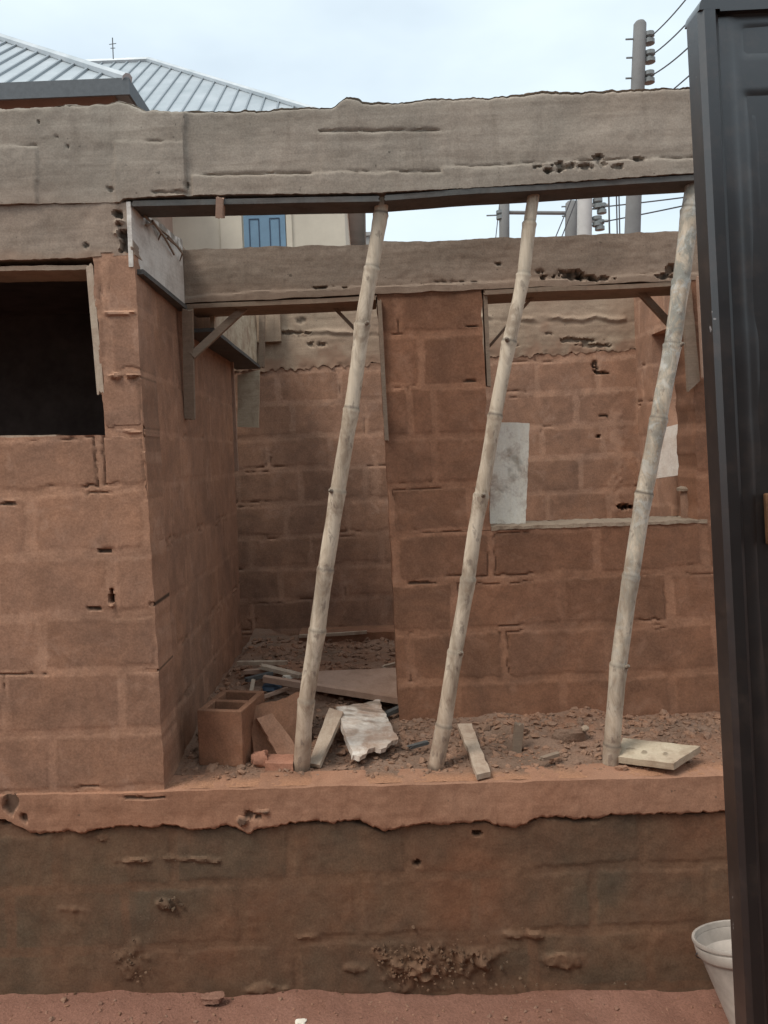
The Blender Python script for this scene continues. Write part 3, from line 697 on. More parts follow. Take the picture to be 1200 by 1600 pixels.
def bamboo(pix, ybase, ytop, r0, r1, nodes, label, grey=(0, 0), stubs=(), cut=.02, seed=0, dirty=.18):
    pix = np.array(pix, float); f = (pix[:, 1] - pix[0, 1]) / (pix[-1, 1] - pix[0, 1])
    NN = 240; fs = np.linspace(0, 1, NN)
    yy = pix[0, 1] + fs * (pix[-1, 1] - pix[0, 1])
    xx = np.interp(fs, f, pix[:, 0])
    k = np.hanning(31); k /= k.sum(); xp = np.concatenate([2 * xx[0] - xx[15:0:-1], xx, 2 * xx[-1] - xx[-2:-17:-1]]); xx = np.convolve(xp, k, 'valid')
    P = [U(a, b, ybase + (ytop - ybase) * q) for a, b, q in zip(xx, yy, fs)]
    L_ = np.array([(P[i] - P[0]).length for i in range(NN)])
    nd = [np.interp(pix[0, 1] - ny, pix[0, 1] - yy, L_) for ny in nodes]
    rk = np.random.RandomState(seed + 40); kd = [0.] + sorted(nd) + [L_[-1]]; ko = rk.uniform(-.0075, .0075, len(kd)); kz = rk.uniform(-.006, .006, len(kd)); ko[0] = kz[0] = 0
    ox, oy = np.interp(L_, kd, ko), np.interp(L_, kd, kz); P = [p + Vector((a, b, 0)) for p, a, b in zip(P, ox, oy)]
    rad = r0 + (r1 - r0) * fs + n1(L_, 5, seed) * .006; aux = np.zeros(NN)
    for d in nd:
        rad += .0045 * np.exp(-((L_ - d) / .010) ** 2) + .0025 * np.exp(-((L_ - d + .03) / .03) ** 2) - .0025 * np.exp(-((L_ - d - .012) / .005) ** 2)
        aux = np.maximum(aux, rk.uniform(.6, 1.1) * np.exp(-((L_ - d - .008) / .005) ** 2))
    aux = np.maximum(aux, np.exp(-((L_) / cut) ** 4) * .8)
    mort = dirty * (1 - sst(0, .5, L_)) + .0
    g = grey[0] + (grey[1] - grey[0]) * fs
    seg = 20; mb = MB(); st = lambda a: np.repeat(a, seg)
    tube(mb, P, rad, seg, True, {'aux': st(aux), 'mort': st(np.clip(mort, 0, 1)), 'rnd': st(np.clip(g, 0, 1))})
    o = thing('bamboo_prop', mb, M['bamboo'], label, 'bamboo pole', 'bamboo props leaning between the floor edge and the main beam', sharp=60)
    for (sy, side) in stubs:
        i = int(np.interp(pix[0, 1] - sy, pix[0, 1] - yy, np.arange(NN))); c = P[i]; rr = rad[i]
        dr = Vector((side, -.75, .25)).normalized(); m2 = MB()
        tube(m2, [c + dr * rr * .7, c + dr * (rr + .006), c + dr * (rr + .014) + Vector((0, 0, .004))], [.011, .009, .006], 9, True, {'aux': .75})
        m2.build('branch_stub', M['bamboo'], o)
    return o
bamboo([(471, 1208), (478, 1120), (494, 990), (513, 880), (531, 760), (547, 650), (561, 560), (573, 465), (586, 380), (598, 298)], 3.27, 3.16, .036, .029, [1095, 985, 890, 768, 640, 508, 420, 335],
       'leftmost bamboo prop, pale and straight, standing beside the broken blocks', stubs=((508, .5), (768, -.6)), seed=1, cut=.045, dirty=.35)
bamboo([(680, 1202), (692, 1130), (711, 1015), (727, 930), (742, 830), (757, 760), (775, 650), (797, 540), (815, 440), (825, 360), (835, 288)], 3.25, 3.16, .033, .025, [1135, 1020, 905, 775, 650, 535, 430, 350],
       'middle bamboo prop, thinner and crooked, with dark knots, crossing the white board', stubs=((535, -.3), (775, .1), (1020, .5)), seed=2, dirty=.3)
bamboo([(953, 1206), (957, 1150), (968, 1040), (983, 925), (998, 830), (1010, 760), (1029, 640), (1050, 540), (1062, 450), (1076, 360), (1086, 275)], 3.24, 3.15, 0.034, .034, [1165, 1040, 900, 772, 655, 540, 440, 330],
       'rightmost bamboo prop, thick and greyish with flaky bark, nearest the black gate', grey=(.1, 1), stubs=((1040, .6), (540, .8)), seed=3, cut=.03)

# ---- formwork
def px_board(name, mat, label, q, Y, thick, cat='board', group=GF, rag=(.004, .004, .004, .004), res=.012, seed=0, fn=None, n=None, back='ngon'):
    mb = MB(); Ys = Y if isinstance(Y, (list, tuple)) else [Y] * 4
    patch(mb, *[U(a, b, yy) for (a, b), yy in zip(q, Ys)], thick, res, fn, n, rag, 18, back, seed); return thing(name, mb, mat, label, cat, group)
def px_beam(name, mat, label, A, B, w_, h_, up=(0, 0, 1), cat='timber batten', group=GF, rag=.004, wob=.004, seed=0):
    off = Vector((0, (.068 if w_ < .22 else .118) if name == 'soffit_board' else 0, 0))
    mb = MB(); beam(mb, U(*A) + off, U(*B) + off, w_, h_, up, 14, rag, seed, wob); return thing(name, mb, mat, label, cat, group)
px_beam('soffit_board', M['timber_dark'], 'long dark board under the left half of the main beam', (207, 319, Y1), (592, 311, Y1), .15, .022, group=GF, seed=3, wob=.006, cat='board')
px_beam('soffit_board', M['timber_dark'], 'dark board under the main beam, between leftmost bamboo prop and gate', (602, 309, Y1), (1100, 277, Y1), .15, .022, seed=4, wob=.006, cat='board')
px_beam('soffit_board', M['timber'], 'brown board under the rear beam above the doorway', (292, 479, Y2), (588, 466, Y2), .25, .022, seed=5, wob=.008, cat='board')
px_beam('soffit_board', M['timber'], 'brown board under the rear beam above the right window opening', (756, 457, Y2), (1078, 443, Y2), .25, .022, seed=6, wob=.008, cat='board')
px_beam('timber_block', M['timber_dust'], 'short timber stub hanging under the main beam left of the blue window', (345, 309, Y1 - .005), (344, 340, Y1 + .02), .028, .05, (0, 1, 0), group=None, seed=8, cat='timber stub', wob=.001)
# plywood faces along the left return wall
def yz_board(name, mat, label, X, ya, yb, zat, zab, zbt, zbb, thick=.018, **k):
    X, X2 = X if isinstance(X, tuple) else (X, X)
    mb = MB(); patch(mb, Vector((X, ya, zat)), Vector((X2, yb, zbt)), Vector((X2, yb, zbb)), Vector((X, ya, zab)), thick, .012, k.get('fn'), n=(1, 0, 0), rag=k.get('rag', (.004, .004, .012, .005)), ragf=16, seed=k.get('seed', 0))
    return thing(name, mb, mat, label, 'plywood board', GF)
za, zb = U(205, 316, Y1).z, U(211, 418, Y1).z; zc, zd = U(285, 385, Y2).z, U(285, 479, Y2).z
def f_ply(P, px, py, s, t):
    q = (py - (345 + (px - 205) * .62)); a = sst(5, -6, q) * sst(.45, .6, fbm(P, 25, 3, 5)) * .8
    return (fbm(P, 10, 3, 2) - .5) * .006, {'aux': np.clip(a * (px > 225) + np.exp(-((px - 208) / 5) ** 2) * 0, 0, 1)}
yz_board('plywood_board', M['ply_pale'], 'pale cement-stained plywood board at the beam corner, above the left wall', (U(206, 350, Y1).x, U(286, 430, Y2).x + .004), Y1 - .004, Y2 - .006, za, zb, zc + .03, zd, seed=2, fn=f_ply)
mb = MB(); beam(mb, Vector((-.925, Y1 + .03, zb - .010)), Vector((-.90, Y2 + .02, zd - .010)), .07, .02, seed=12, wob=.003, rag=.003)
thing('edge_batten', mb, M['timber_dark'], 'dark batten under the pale plywood at the beam corner', 'timber batten', GF)
wires = [[(226, 338, 3.2), (243, 352, 3.35), (262, 368, 3.5), (284, 392, 3.66)], [(228, 352, 3.2), (240, 349, 3.3), (252, 364, 3.4), (246, 378, 3.42)], [(262, 372, 3.5), (276, 384, 3.6), (285, 396, 3.66), (281, 408, 3.7)], [(238, 345, 3.25), (258, 372, 3.45), (272, 398, 3.6)]]
for q, (wp, lab) in enumerate(zip(wires, ['longest dark twig along the top edge of the corner plywood', 'hooked twig at the upper end of the corner plywood', 'twig end hanging beside the rear beam corner', 'bent twig across the face of the corner plywood'])):
    mb = MB(); tube(mb, [U(*a) for a in wp], [.006, .005, .0045, .003][:len(wp)], 6); thing('twig', mb, M['timber'], lab, 'twig', 'dry twigs caught on the corner plywood')
zz1 = UX(405, 485, -.80).z
ye = 5.55; yb2 = U(405, 575, ye)
mb = MB(); XB = U(403, 560, ye).x; zlow = U(403, 574, ye).z
patch(mb, Vector((XB, Y2 + .2, zlow + .36)), Vector((XB, ye, zlow + .40)), Vector((XB, ye, zlow)), Vector((XB, Y2 + .2, zlow - .0)), .02, .012, f_sill, n=(1, 0, 0), rag=(0, 0, .01, .004), seed=15)
thing('plywood_board', mb, M['ply_cream'], 'cream plywood board seen through the top left of the doorway', 'plywood board', GF)
mb = MB(); beam(mb, Vector(((XB + XS) / 2 - .012, Y2 + .1, zlow + .0)), Vector(((XB + XS) / 2 - .012, ye, zlow + .0)), XB - XS + .06, .02, seed=13, wob=.003)
thing('soffit_board', mb, M['timber_dark'], 'dark board along the top of the left wall, running back from the doorway', 'board', GF)
px_beam('timber_batten', M['timber'], 'upright batten at the far end of the cream plywood board', (410, 476, ye - .03), (409, 574, ye - .03), .04, .04, (0, 1, 0), seed=14)
px_board('hanging_board', M['ply_cream'], 'short pale board hanging in the back left corner behind the doorway', [(371, 586), (406, 578), (404, 668), (371, 667)], 5.3, .02, seed=16)
px_beam('timber_batten', M['timber'], 'upright batten on the left wall under the corner of the rear beam', (293, 484, 3.74), (297, 655, 3.80), .05, .03, (0, 1, 0), seed=17, rag=.008)
px_beam('timber_brace', M['timber'], 'diagonal brace from the left wall batten up to the rear beam', (300, 556, 3.76), (384, 480, 3.86), .036, .03, (0, 1, 0), seed=18)
px_beam('timber_brace', M['timber'], 'thin diagonal brace just left of the leftmost bamboo prop', (512, 470, 3.95), (562, 522, 3.92), .016, .022, (0, 1, 0), seed=19)
px_beam('timber_lath', M['timber'], 'long thin lath down the left edge of the middle pillar', (593, 470, Y2 - .01), (604, 688, Y2 - .01), .02, .03, (0, 1, 0), seed=20, rag=.006)
px_beam('timber_lath', M['timber'], 'thin lath down the right edge of the middle pillar', (757, 455, Y2 + .03), (763, 604, Y2 + .03), .02, .05, (0, 1, 0), seed=21, rag=.006)
px_beam('timber_brace', M['timber'], 'thin brace behind the middle bamboo prop in the right window opening', (764, 542, 3.98), (834, 462, 3.92), .014, .024, (0, 1, 0), seed=22)
px_beam('timber_brace', M['timber'], 'diagonal brace left of the rightmost bamboo prop, up under the rear beam', (994, 450, 3.90), (1060, 520, 3.97), .032, .03, (0, 1, 0), seed=23)
px_board('timber_plank', M['timber'], 'upright plank between the rightmost bamboo prop and the gate', [(1066, 438), (1079, 438), (1094, 595), (1076, 612)], 3.74, .025, 'plank', seed=24, rag=(.003, .003, 0, .006))
px_beam('timber_lath', M['timber_dust'], 'narrow lath on the window jamb nearest the gate', (1092, 432, 3.72), (1100, 590, 3.72), .02, .02, (0, 1, 0), seed=26, rag=.006)
px_beam('frame_lath', M['stick'], 'pale upright lath in the right jamb of the dark window', (142, 417, Y1 + .02), (159, 614, Y1 + .02), .028, .04, (0, 1, 0), seed=27, rag=.01, wob=.006)
px_board('sill_board', M['stick'], 'pale thin board on the sill of the dark window', [(-120, 684), (88, 679), (88, 686), (-120, 691)], Y1 + .005, .2, 'board', seed=28)
px_board('lintel_board', M['timber'], 'thin board under the lintel of the dark window', [(-300, 421), (136, 414), (136, 421), (-300, 428)], Y1 + .004, .2, 'board', seed=29)
px_beam('frame_lath', M['timber_dust'], 'tall lath on the far end of the left wall beside the doorway', (361, 560, 5.12), (369, 735, 5.12), .03, .03, (0, 1, 0), seed=30, rag=.01)
def f_plank2(P, px, py, s, t):
    h, a = spots(P, px, py, [(795, 700, 5, 8, 0), (800, 738, 14, 26, 0), (788, 760, 8, 18, 0), (812, 728, 5, 12, 0)], 5, 1.6); return (fbm(P, 12, 3, 8) - .5) * .006, {'aux': a * .45}
# boards standing in the right window
px_board('white_board', M['board_white'], 'tall white board with grey stains standing on the window sill', [(768, 660), (827, 661), (821, 826), (765, 827)], [4.02, 4.02, 3.90, 3.90], .02, group=None, seed=31, rag=(.006, .006, .008, .01), fn=f_plank2)
px_board('pale_board', M['board_pink'], 'pale weathered board wedged across the side opening of the back room', [(1020, 672), (1092, 655), (1092, 738), (1020, 748)], [4.9, 4.6, 4.6, 4.9], .025, group=None, seed=32)
mb = MB(); c = U(1076, 816, 3.93); tube(mb, [c, c + Vector((0, 0, .05)), c + Vector((0, .0, .14)), c + Vector((.0, 0, .165))], [.038, .036, .037, .028], 14, True, {'rnd': .3})
o = thing('mortar_lump', mb, M['block_back'], 'small block stump with a whitish top on the sill near the gate', 'block stump')
mb = MB(); tube(mb, [c + Vector((-.01, 0, .162)), c + Vector((-.01, 0, .172)), c + Vector((-.008, 0, .182))], [.042, .045, .025], 12, True); mb.build('top_crust', M['concrete_back'], o)

# ---- broken blocks and timber on the floor
def at(px, py, h=0.):
    Y = 3.6
    for _ in range(25):
        p = U(px, py, Y); zz = zf1(p.x, min(max(Y, 3.1), 5.6)) + h; q = UZ(px, py, zz); Y = Y * .4 + q.y * .6
    return Y
# hollow block standing upright: shell with two cavities
def hollow_block():
    root = empty('hollow_block', (0, 0, 0)); mb = MB()
    w_, l_, h_ = .205, .29, .225; t_ = .028
    ang = math.radians(-12)
    bl0 = U(311, 1196, at(311, 1196)); zf = bl0.z
    # local frame: x = width (left to right), y = length (away), z up
    def wv(x, y, z): 
        return Vector((bl0.x + x * math.cos(ang) - y * math.sin(ang), bl0.y + x * math.sin(ang) * 1 + y * math.cos(ang), zf + z))
    H = .24
    def b6(x0, x1, y0, y1, z0, z1):
        V = [wv(x, y, z) for z in (z0, z1) for y in (y0, y1) for x in (x0, x1)]
        mb.add([tuple(v) for v in V], [(0, 2, 3, 1), (4, 5, 7, 6), (0, 1, 5, 4), (2, 6, 7, 3), (0, 4, 6, 2), (1, 3, 7, 5)], {'rnd': .4}, smooth=False)
    b6(0, w_, 0, t_, 0, H); b6(0, w_, l_ - t_, l_, 0, H)
    b6(0, t_, t_, l_ - t_, 0, H - .001); b6(w_ - t_, w_, t_, l_ - t_, 0, H - .001); b6(t_, w_ - t_, l_ / 2 - t_ / 2, l_ / 2 + t_ / 2, 0, H - .002)
    b6(t_, w_ - t_, t_, l_ - t_, 0.01, .05)
    bpy.data.objects.remove(root)
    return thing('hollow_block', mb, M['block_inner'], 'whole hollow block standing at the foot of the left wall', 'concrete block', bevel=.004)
hollow_block()
def slab3(name, mat, label, cat, q, thick, rag, seed, fn=None, res=.01, group=None):
    """q: four (px,py,Y)"""
    mb = MB(); patch(mb, *[U(*a) for a in q], thick, res, fn or f_rough, None, rag, 16, 'ngon', seed); return thing(name, mb, mat, label, cat, group)
def f_rough(P, px, py, s, t): return (fbm(P, 16, 4, 8) - .5) * .012, {'rnd': np.full(len(P), .3)}
def f_plank(P, px, py, s, t): return (fbm(P, 20, 3, 8) - .5) * .003, {}
Yb = at(430, 1190)
slab3('broken_block', M['block_inner'], 'large broken block leaning beside the hollow block, behind the leftmost prop', 'concrete block', [(389, 1108, Yb + .08), (487, 1078, Yb + .26), (482, 1183, Yb + .12), (398, 1200, Yb - .02)], .10, (.006, .012, .022, .004), 5)
slab3('block_fragment', M['block'], 'thin reddish block fragment leaning on the large broken block', 'block fragment', [(402, 1122, Yb + .03), (425, 1114, Yb + .06), (476, 1186, at(476, 1186)), (441, 1192, at(441, 1192))], .035, (.012, .010, .006, .004), 6)
M['red'] = mat_block('red_clay', (.42, .20, .13), (.36, .17, .11), (.45, .23, .15), (.45, .25, .17))
def lump(name, mat, label, cat, c, r, seed, sc=(1, 1, .7)):
    mb = MB(); r_ = np.random.RandomState(seed); n_ = 9; Vs = []; 
    for i in range(n_ + 1):
        for k in range(2 * n_):
            th = PI * i / n_; ph = PI * k / n_; Vs.append((math.sin(th) * math.cos(ph), math.sin(th) * math.sin(ph), math.cos(th)))
    V = np.array(Vs); amp = .5 + 1.1 * fbm(V + seed, 2.0, 4, seed)[:, None]; V = np.sign(V) * np.abs(V) ** .7 * amp * r * np.array(sc) + np.array(c)
    fc = []
    for i in range(n_):
        for k in range(2 * n_):
            a = i * 2 * n_ + k; b_ = i * 2 * n_ + (k + 1) % (2 * n_); fc.append((a, a + 2 * n_, b_ + 2 * n_, b_))
    mb.add(V, fc, {'rnd': .3}, smooth=False); return thing(name, mb, mat, label, cat)
lump('brick_lump', M['red'], 'bright red clay lump in front of the large broken block', 'brick piece', tuple(U(406, 1186, at(406, 1196))), .036, 3, (1, .8, .8))
slab3('brick_piece', M['red'], 'flat reddish brick piece lying left of the foot of the leftmost prop', 'brick piece', [(418, 1178, at(418, 1178, .03)), (459, 1179, at(459, 1179, .03)), (458, 1194, at(458, 1194, .03)), (414, 1193, at(414, 1193, .03))], .03, (.006,) * 4, 8)
slab3('plank_offcut', M['stick'], 'pale plank offcut leaning right of the foot of the leftmost prop', 'plank', [(514, 1106, at(514, 1106, .12)), (536, 1112, at(536, 1112, .12)), (499, 1196, at(499, 1196, .02)), (482, 1192, at(482, 1192, .02))], .018, (.003, .003, .004, .006), 9, f_plank)
M['ply_torn'] = mat_wood('torn_plywood', (.56, .46, .37), (.70, .64, .57), (.33, .21, .14), .8, grain=(4, 30, 4), dust=.7)
def f_torn(P, px, py, s, t):
    up = 1 - sst(.35, .65, t + (fbm(P, 9, 4, 3) - .5) * .7)
    return (fbm(P * np.array([.4, 1, 1]), 26, 4, 8) - .5) * .010 + up * .006, {'aux': sst(.42, .62, fbm(P * np.array([1, 2.5, 2.5]), 14, 5, 5)) * (.15 + .5 * up)}
slab3('torn_plywood', M['ply_torn'], 'torn whitish plywood sheet with jagged end lying in the doorway', 'plywood sheet', [(526, 1106, at(526, 1106, .10)), (592, 1095, at(592, 1095, .10)), (622, 1160, at(622, 1160, .065)), (552, 1182, at(552, 1182, .055))], .022, (.012, .018, .02, .07), 10, f_torn, .006)
slab3('dusty_panel', M['timber_dust'], 'wide dusty panel lying flat inside the doorway', 'panel', [(470, 1050, at(470, 1050, .06)), (640, 1042, at(640, 1042, .06)), (640, 1093, at(640, 1093, .06)), (486, 1072, at(486, 1072, .06))], .03, (.01, .01, .01, .004), 11)
px_beam('long_plank', M['timber_dust'], 'long dark-edged plank lying across the doorway', (412, 1060, at(412, 1060, .07)), (640, 1097, at(640, 1097, .05)), .035, .03, cat='plank', group=None, seed=35)
px_beam('wood_stick', M['timber_dark'], 'dark splintered stick under the dusty panel by the pillar', (590, 1122, at(590, 1122, .02)), (640, 1100, at(640, 1100, .05)), .03, .02, cat='stick', group=None, seed=36)
GS = 'scrap sticks piled in the far corner of the doorway'
px_beam('scrap_stick', M['stick'], 'pale long stick topmost in the corner scrap pile', (372, 1036, at(372, 1036, 0.07)), (448, 1035, at(448, 1035, 0.07)), .03, .02, cat='stick', group=GS, seed=37)
px_beam('scrap_stick', M['stick'], 'pale split stick sloping down to the right in the corner scrap pile', (410, 1041, at(410, 1041, 0.07)), (470, 1056, at(470, 1056, 0.05)), .045, .02, cat='stick', group=GS, seed=38, rag=.02)
px_beam('scrap_stick', M['timber_dust'], 'brown stick lowest in the corner scrap pile', (382, 1050, at(382, 1050, 0.04)), (440, 1046, at(440, 1046, 0.04)), .03, .02, cat='stick', group=GS, seed=39)
px_beam('scrap_stick', M['timber_dark'], 'dark stick across the middle of the corner scrap pile', (385, 1062, at(385, 1062, 0.05)), (425, 1052, at(425, 1052, 0.05)), .03, .02, cat='stick', group=GS, seed=40)
px_beam('scrap_stick', M['stick'], 'short upright splinter at the left of the corner scrap pile', (392, 1083, at(392, 1083, 0.02)), (396, 1062, at(396, 1062, 0.06)), .02, .012, (0, 1, 0), cat='stick', group=GS, seed=41)
px_beam('scrap_stick', M['board_white'], 'white chip in the middle of the corner scrap pile', (444, 1059, at(444, 1059, 0.05)), (460, 1055, at(460, 1055, 0.05)), .03, .02, cat='stick', group=GS, seed=42)
for q, (a, b, c_, d_, ml, lab) in enumerate([(476, 1066, 505, 1078, 'timber', 'brown splinter beside the leftmost prop in the doorway'), (600, 1042, 622, 1036, 'stick', 'pale chip against the pillar on the dusty panel'),
        (402, 1092, 448, 1076, 'timber_dust', 'dusty lath leaning over the large broken block'), (640, 1168, 668, 1160, 'timber_dark', 'dark splinter between the torn plywood and the middle prop'),
        (846, 1186, 872, 1178, 'timber', 'thin splinter in the rubble midway between middle and rightmost props')]):
    px_beam('wood_splinter', M[ml], lab, (a, b, at(a, b, .04)), (c_, d_, at(c_, d_, .04)), .022, .014, cat='splinter', group=None, seed=60 + q, rag=.012)
M['blue'] = mat_plain('blue_plastic', (.045, .075, .115), .5, .4)
lump('plastic_scrap', M['blue'], 'crumpled dark blue plastic scrap in the corner scrap pile', 'plastic scrap', tuple(U(425, 1074, at(425, 1074, .02))), .04, 9, (1.3, .8, .45))
# low row of blocks in front of the back wall with a stick on it
mb = MB(); patch(mb, U(468, 992, 5.25), U(640, 985, 5.25), U(640, 1048, 5.25), U(468, 1050, 5.25), .2, .015, f_rough, rag=(.01, 0, .01, 0), seed=44)
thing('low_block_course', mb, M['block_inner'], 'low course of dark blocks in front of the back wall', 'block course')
px_beam('wood_stick', M['stick'], 'thin pale stick resting on the low block course', (468, 994, 5.22), (573, 988, 5.22), .02, .02, cat='stick', group=None, seed=45, wob=.01)
# right side of the ledge
slab3('split_plank', M['stick'], 'split pale plank piece lying right of the middle prop', 'plank', [(716, 1131, at(716, 1131, 0.06)), (737, 1130, at(737, 1130, 0.06)), (766, 1206, at(766, 1206, 0.03)), (745, 1210, at(745, 1210, 0.03))], .022, (.006, .006, .006, .004), 12, f_plank)
px_beam('wood_stub', M['timber'], 'short split wood stub standing in the rubble below the right window', (807, 1176, at(807, 1176)), (811, 1131, at(807, 1176)), .04, .025, (0, 1, 0), cat='wood stub', group=None, seed=46, rag=.008)
def f_bd(P, px, py, s, t):
    h, a = spots(P, px, py, [(1005, 1176, 6, 4, .003), (1040, 1178, 4, 3, .003), (988, 1170, 8, 2, .002)], 5); return h + (fbm(P, 20, 3, 8) - .5) * .003, {'aux': a * .6}
slab3('square_board', M['ply_cream'], 'square pale board lying on rubble right of the rightmost prop', 'board', [(974, 1153, at(974, 1153, 0.06)), (1094, 1166, at(1094, 1166, 0.075)), (1052, 1193, at(1052, 1193, 0.06)), (962, 1182, at(962, 1182, 0.04))], .028, (.012, .003, .004, .004), 13, f_bd, .006)
lump('stone', M['concrete_back'], 'small whitish stone perched on the rubble left of the rightmost prop', 'stone', tuple(U(914, 1138, at(914, 1146, .04))), .014, 12)
lump('clay_clod', M['soil'], 'large flat brown clod against the wall below the right window', 'clod', tuple(U(893, 1150, at(893, 1150, .015))), .05, 14, (1.5, .6, .6))
lump('paper_scrap', M['board_white'], 'white paper scrap on the red ground in front of the plinth', 'paper scrap', tuple(U(470, 1597, 2.92)), .014, 15, (1.5, 1, .4))
lump('stone', M['ground'], 'brown stone on the ground against the foot of the plinth', 'stone', tuple(U(332, 1560, 3.05)), .028, 16, (1.6, .7, .5))

# ---- bucket leaning on the plinth behind the gate
M['bucket'] = mat_plain('dirty_white_plastic', (.40, .345, .295), .55, .35, 5, spec=.4, bump=.1)
def bucket():
    c = U(1151, 1459, 2.90); ax = Vector((-.10, .26, 1)).normalized(); base = c - ax * .33
    a = ax.cross(Vector((0, 1, 0))).normalized(); b_ = a.cross(ax)
    def lathe(prof, seg=48, attrs=None):
        mb = MB(); V = []
        for r, h in prof:
            for k in range(seg):
                q = 2 * PI * k / seg; V.append(tuple(base + ax * h + (a * math.cos(q) + b_ * math.sin(q)) * r))
        fc = [(i * seg + k, i * seg + (k + 1) % seg, (i + 1) * seg + (k + 1) % seg, (i + 1) * seg + k) for i in range(len(prof) - 1) for k in range(seg)]
        return mb.add(V, fc)
    root = tag(empty('bucket', base), 'dirty white plastic bucket by the plinth, half hidden by the black gate', 'bucket')
    lathe([(.001, .004), (.085, .004), (.088, 0), (.09, .01), (.1455, .262), (.144, .264), (.142, .262), (.088, .012), (.001, .010)]).build('body', M['bucket'], root)
    lathe([(.146, .262), (.152, .264), (.158, .272), (.160, .300), (.158, .304), (.1535, .306), (.1505, .304), (.1425, .262), (.146, .262)]).build('collar', M['bucket'], root)
    lathe([(.1515, .306), (.158, .309), (.163, .313), (.164, .320), (.161, .326), (.156, .327), (.152, .324), (.1505, .306), (.1515, .306)]).build('rim', M['bucket'], root)
    mb = MB(); pts = []
    for k in range(25):
        q = PI * k / 24; p = base + ax * .285 + a * (.162 * math.cos(q)) + b_ * (.16 * math.sin(q)) * 1.0 - ax * .09 * math.sin(q); pts.append(p)
    tube(mb, pts, .0022, 6); mb.build('handle', M['wire'], root)
bucket()

# ---- black gate leaf
def mat_gate():
    m, t, b = newmat('black_gate_paint'); n = N(t); co = n.co()
    base = n.mix(n.ramp(n.noise(co, 3, 5, .6), .35, .7), (.006, .005, .0055), (.011, .009, .009))
    base = n.mix(n.math('MULTIPLY', n.ramp(n.noise(n.co((9, 9, 5)), 3.5, 4, .6), .71, .73), .8), base, (.38, .36, .35))
    base = n.mix(n.math('MULTIPLY', n.ramp(n.noise(co, 18, 6, .7), .5, .8), .25), base, (.16, .10, .07))
    n.l(base, b.inputs['Base Color']); b.inputs['Specular IOR Level'].default_value = .7; b.inputs['Coat Weight'].default_value = .55; b.inputs['Coat Roughness'].default_value = .30; b.inputs['Coat IOR'].default_value = 1.8
    n.l(n.ramp(n.noise(co, 12, 5, .6), .3, .7, (.38, .38, .38, 1), (.5, .5, .5, 1)), b.inputs['Roughness'])
    n.bump(n.noise(co, 40, 5, .7), .12, .002, b); return m
M['gate'] = mat_gate()
YG = 1.25
gl = tag(empty('gate_leaf', (U(1140, 1500, YG).x, YG, .0)), 'tall black metal gate leaf at the right edge of the picture', 'gate')
x0t, x0b = U(1100, -14, YG), U(1166, 1600, YG)
zt = x0t.z; xl = .5 * (U(1112, 500, YG).x + U(1128, 900, YG).x) + .026; xr = xl + .95; zbm = .06
print('gate x', x0t.x, x0b.x, xl, zt)
def rbar(mb, x0, x1, y0, y1, z0, z1, r=.008):
    V = []; ring = [(x0 + r, y0), (x1 - r, y0), (x1, y0 + r), (x1, y1 - r), (x1 - r, y1), (x0 + r, y1), (x0, y1 - r), (x0, y0 + r)]
    V = [(x, y, z) for z in (z0, z1) for x, y in ring]; n_ = 8
    mb.add(V, [(k, (k + 1) % n_, n_ + (k + 1) % n_, n_ + k) for k in range(n_)] + [tuple(range(n_))[::-1], tuple(range(n_, 2 * n_))])
Dg = .058
mb = MB(); rbar(mb, xl, xl + .034, YG, YG + Dg, zbm, zt - .03); mb.build('stile', M['gate'], gl)
mb = MB()   # top rail with a rounded outer corner
pts = []
R_ = .03
cor = [(xl + R_ - R_ * math.cos(q), zt - R_ + R_ * math.sin(q)) for q in np.linspace(0, PI / 2, 7)]
prof = cor + [(xr, zt), (xr, zt - .034)] + [(xl + .034, zt - .034), (xl + .034, zt - .0302), (xl, zt - .0302)]
V = [(x, YG, z) for x, z in prof] + [(x, YG + Dg, z) for x, z in prof]; n_ = len(prof)
mb.add(V, [tuple(range(n_))[::-1], tuple(range(n_, 2 * n_))] + [(k, (k + 1) % n_, n_ + (k + 1) % n_, n_ + k) for k in range(n_)], smooth=True)
mb.build('top_rail', M['gate'], gl, sharp=35)
mb = MB(); rbar(mb, xr - .034, xr, YG + .001, YG + Dg - .001, zbm, zt - .036); mb.build('stile', M['gate'], gl)
mb = MB(); rbar(mb, xl + .034, xr - .034, YG + .002, YG + Dg - .002, zbm, zbm + .04); mb.build('bottom_rail', M['gate'], gl)
# pressed sheet: embossed frames and vertical flutes
def f_gate(P, px, py, s, t):
    x = P[:, 0] - xl; z = zt - P[:, 2]; d = np.zeros(len(P))
    for (xa, za_, zb_) in ((.052, .03, 2.75), (.070, .050, .105), (.070, .16, 1.2), (.070, 1.3, 2.6)):
        ins = np.minimum(np.minimum(x - xa, z - za_), zb_ - z)
        d += sst(0, .012, ins) * -.003
    d += .0015 * np.exp(-((x - .088) / .004) ** 2) * (z > .2) + (fbm(P, 3, 3, 2) - .5) * .008 + (fbm(P, 9, 3, 6) - .5) * .002
    return d, {}
mb = MB(); patch(mb, Vector((xl + .034, YG + .012, zt - .034)), Vector((xr - .034, YG + .012, zt - .034)), Vector((xr - .034, YG + .012, zbm + .04)), Vector((xl + .034, YG + .012, zbm + .04)), .003, .006, f_gate, n=(0, -1, 0))
mb.build('panel', M['gate'], gl)
M['rust'] = mat_plain('orange_rust', (.11, .05, .02), .7, .4, 30)
mb = MB(); c = U(1217, 812, YG); box(mb, (c.x + .035 , YG + .006, c.z), (.07, .012, .085)); mb.build('lock_plate', M['rust'], gl, bevel=.003)

gl.rotation_euler = (0, -.009, 0)

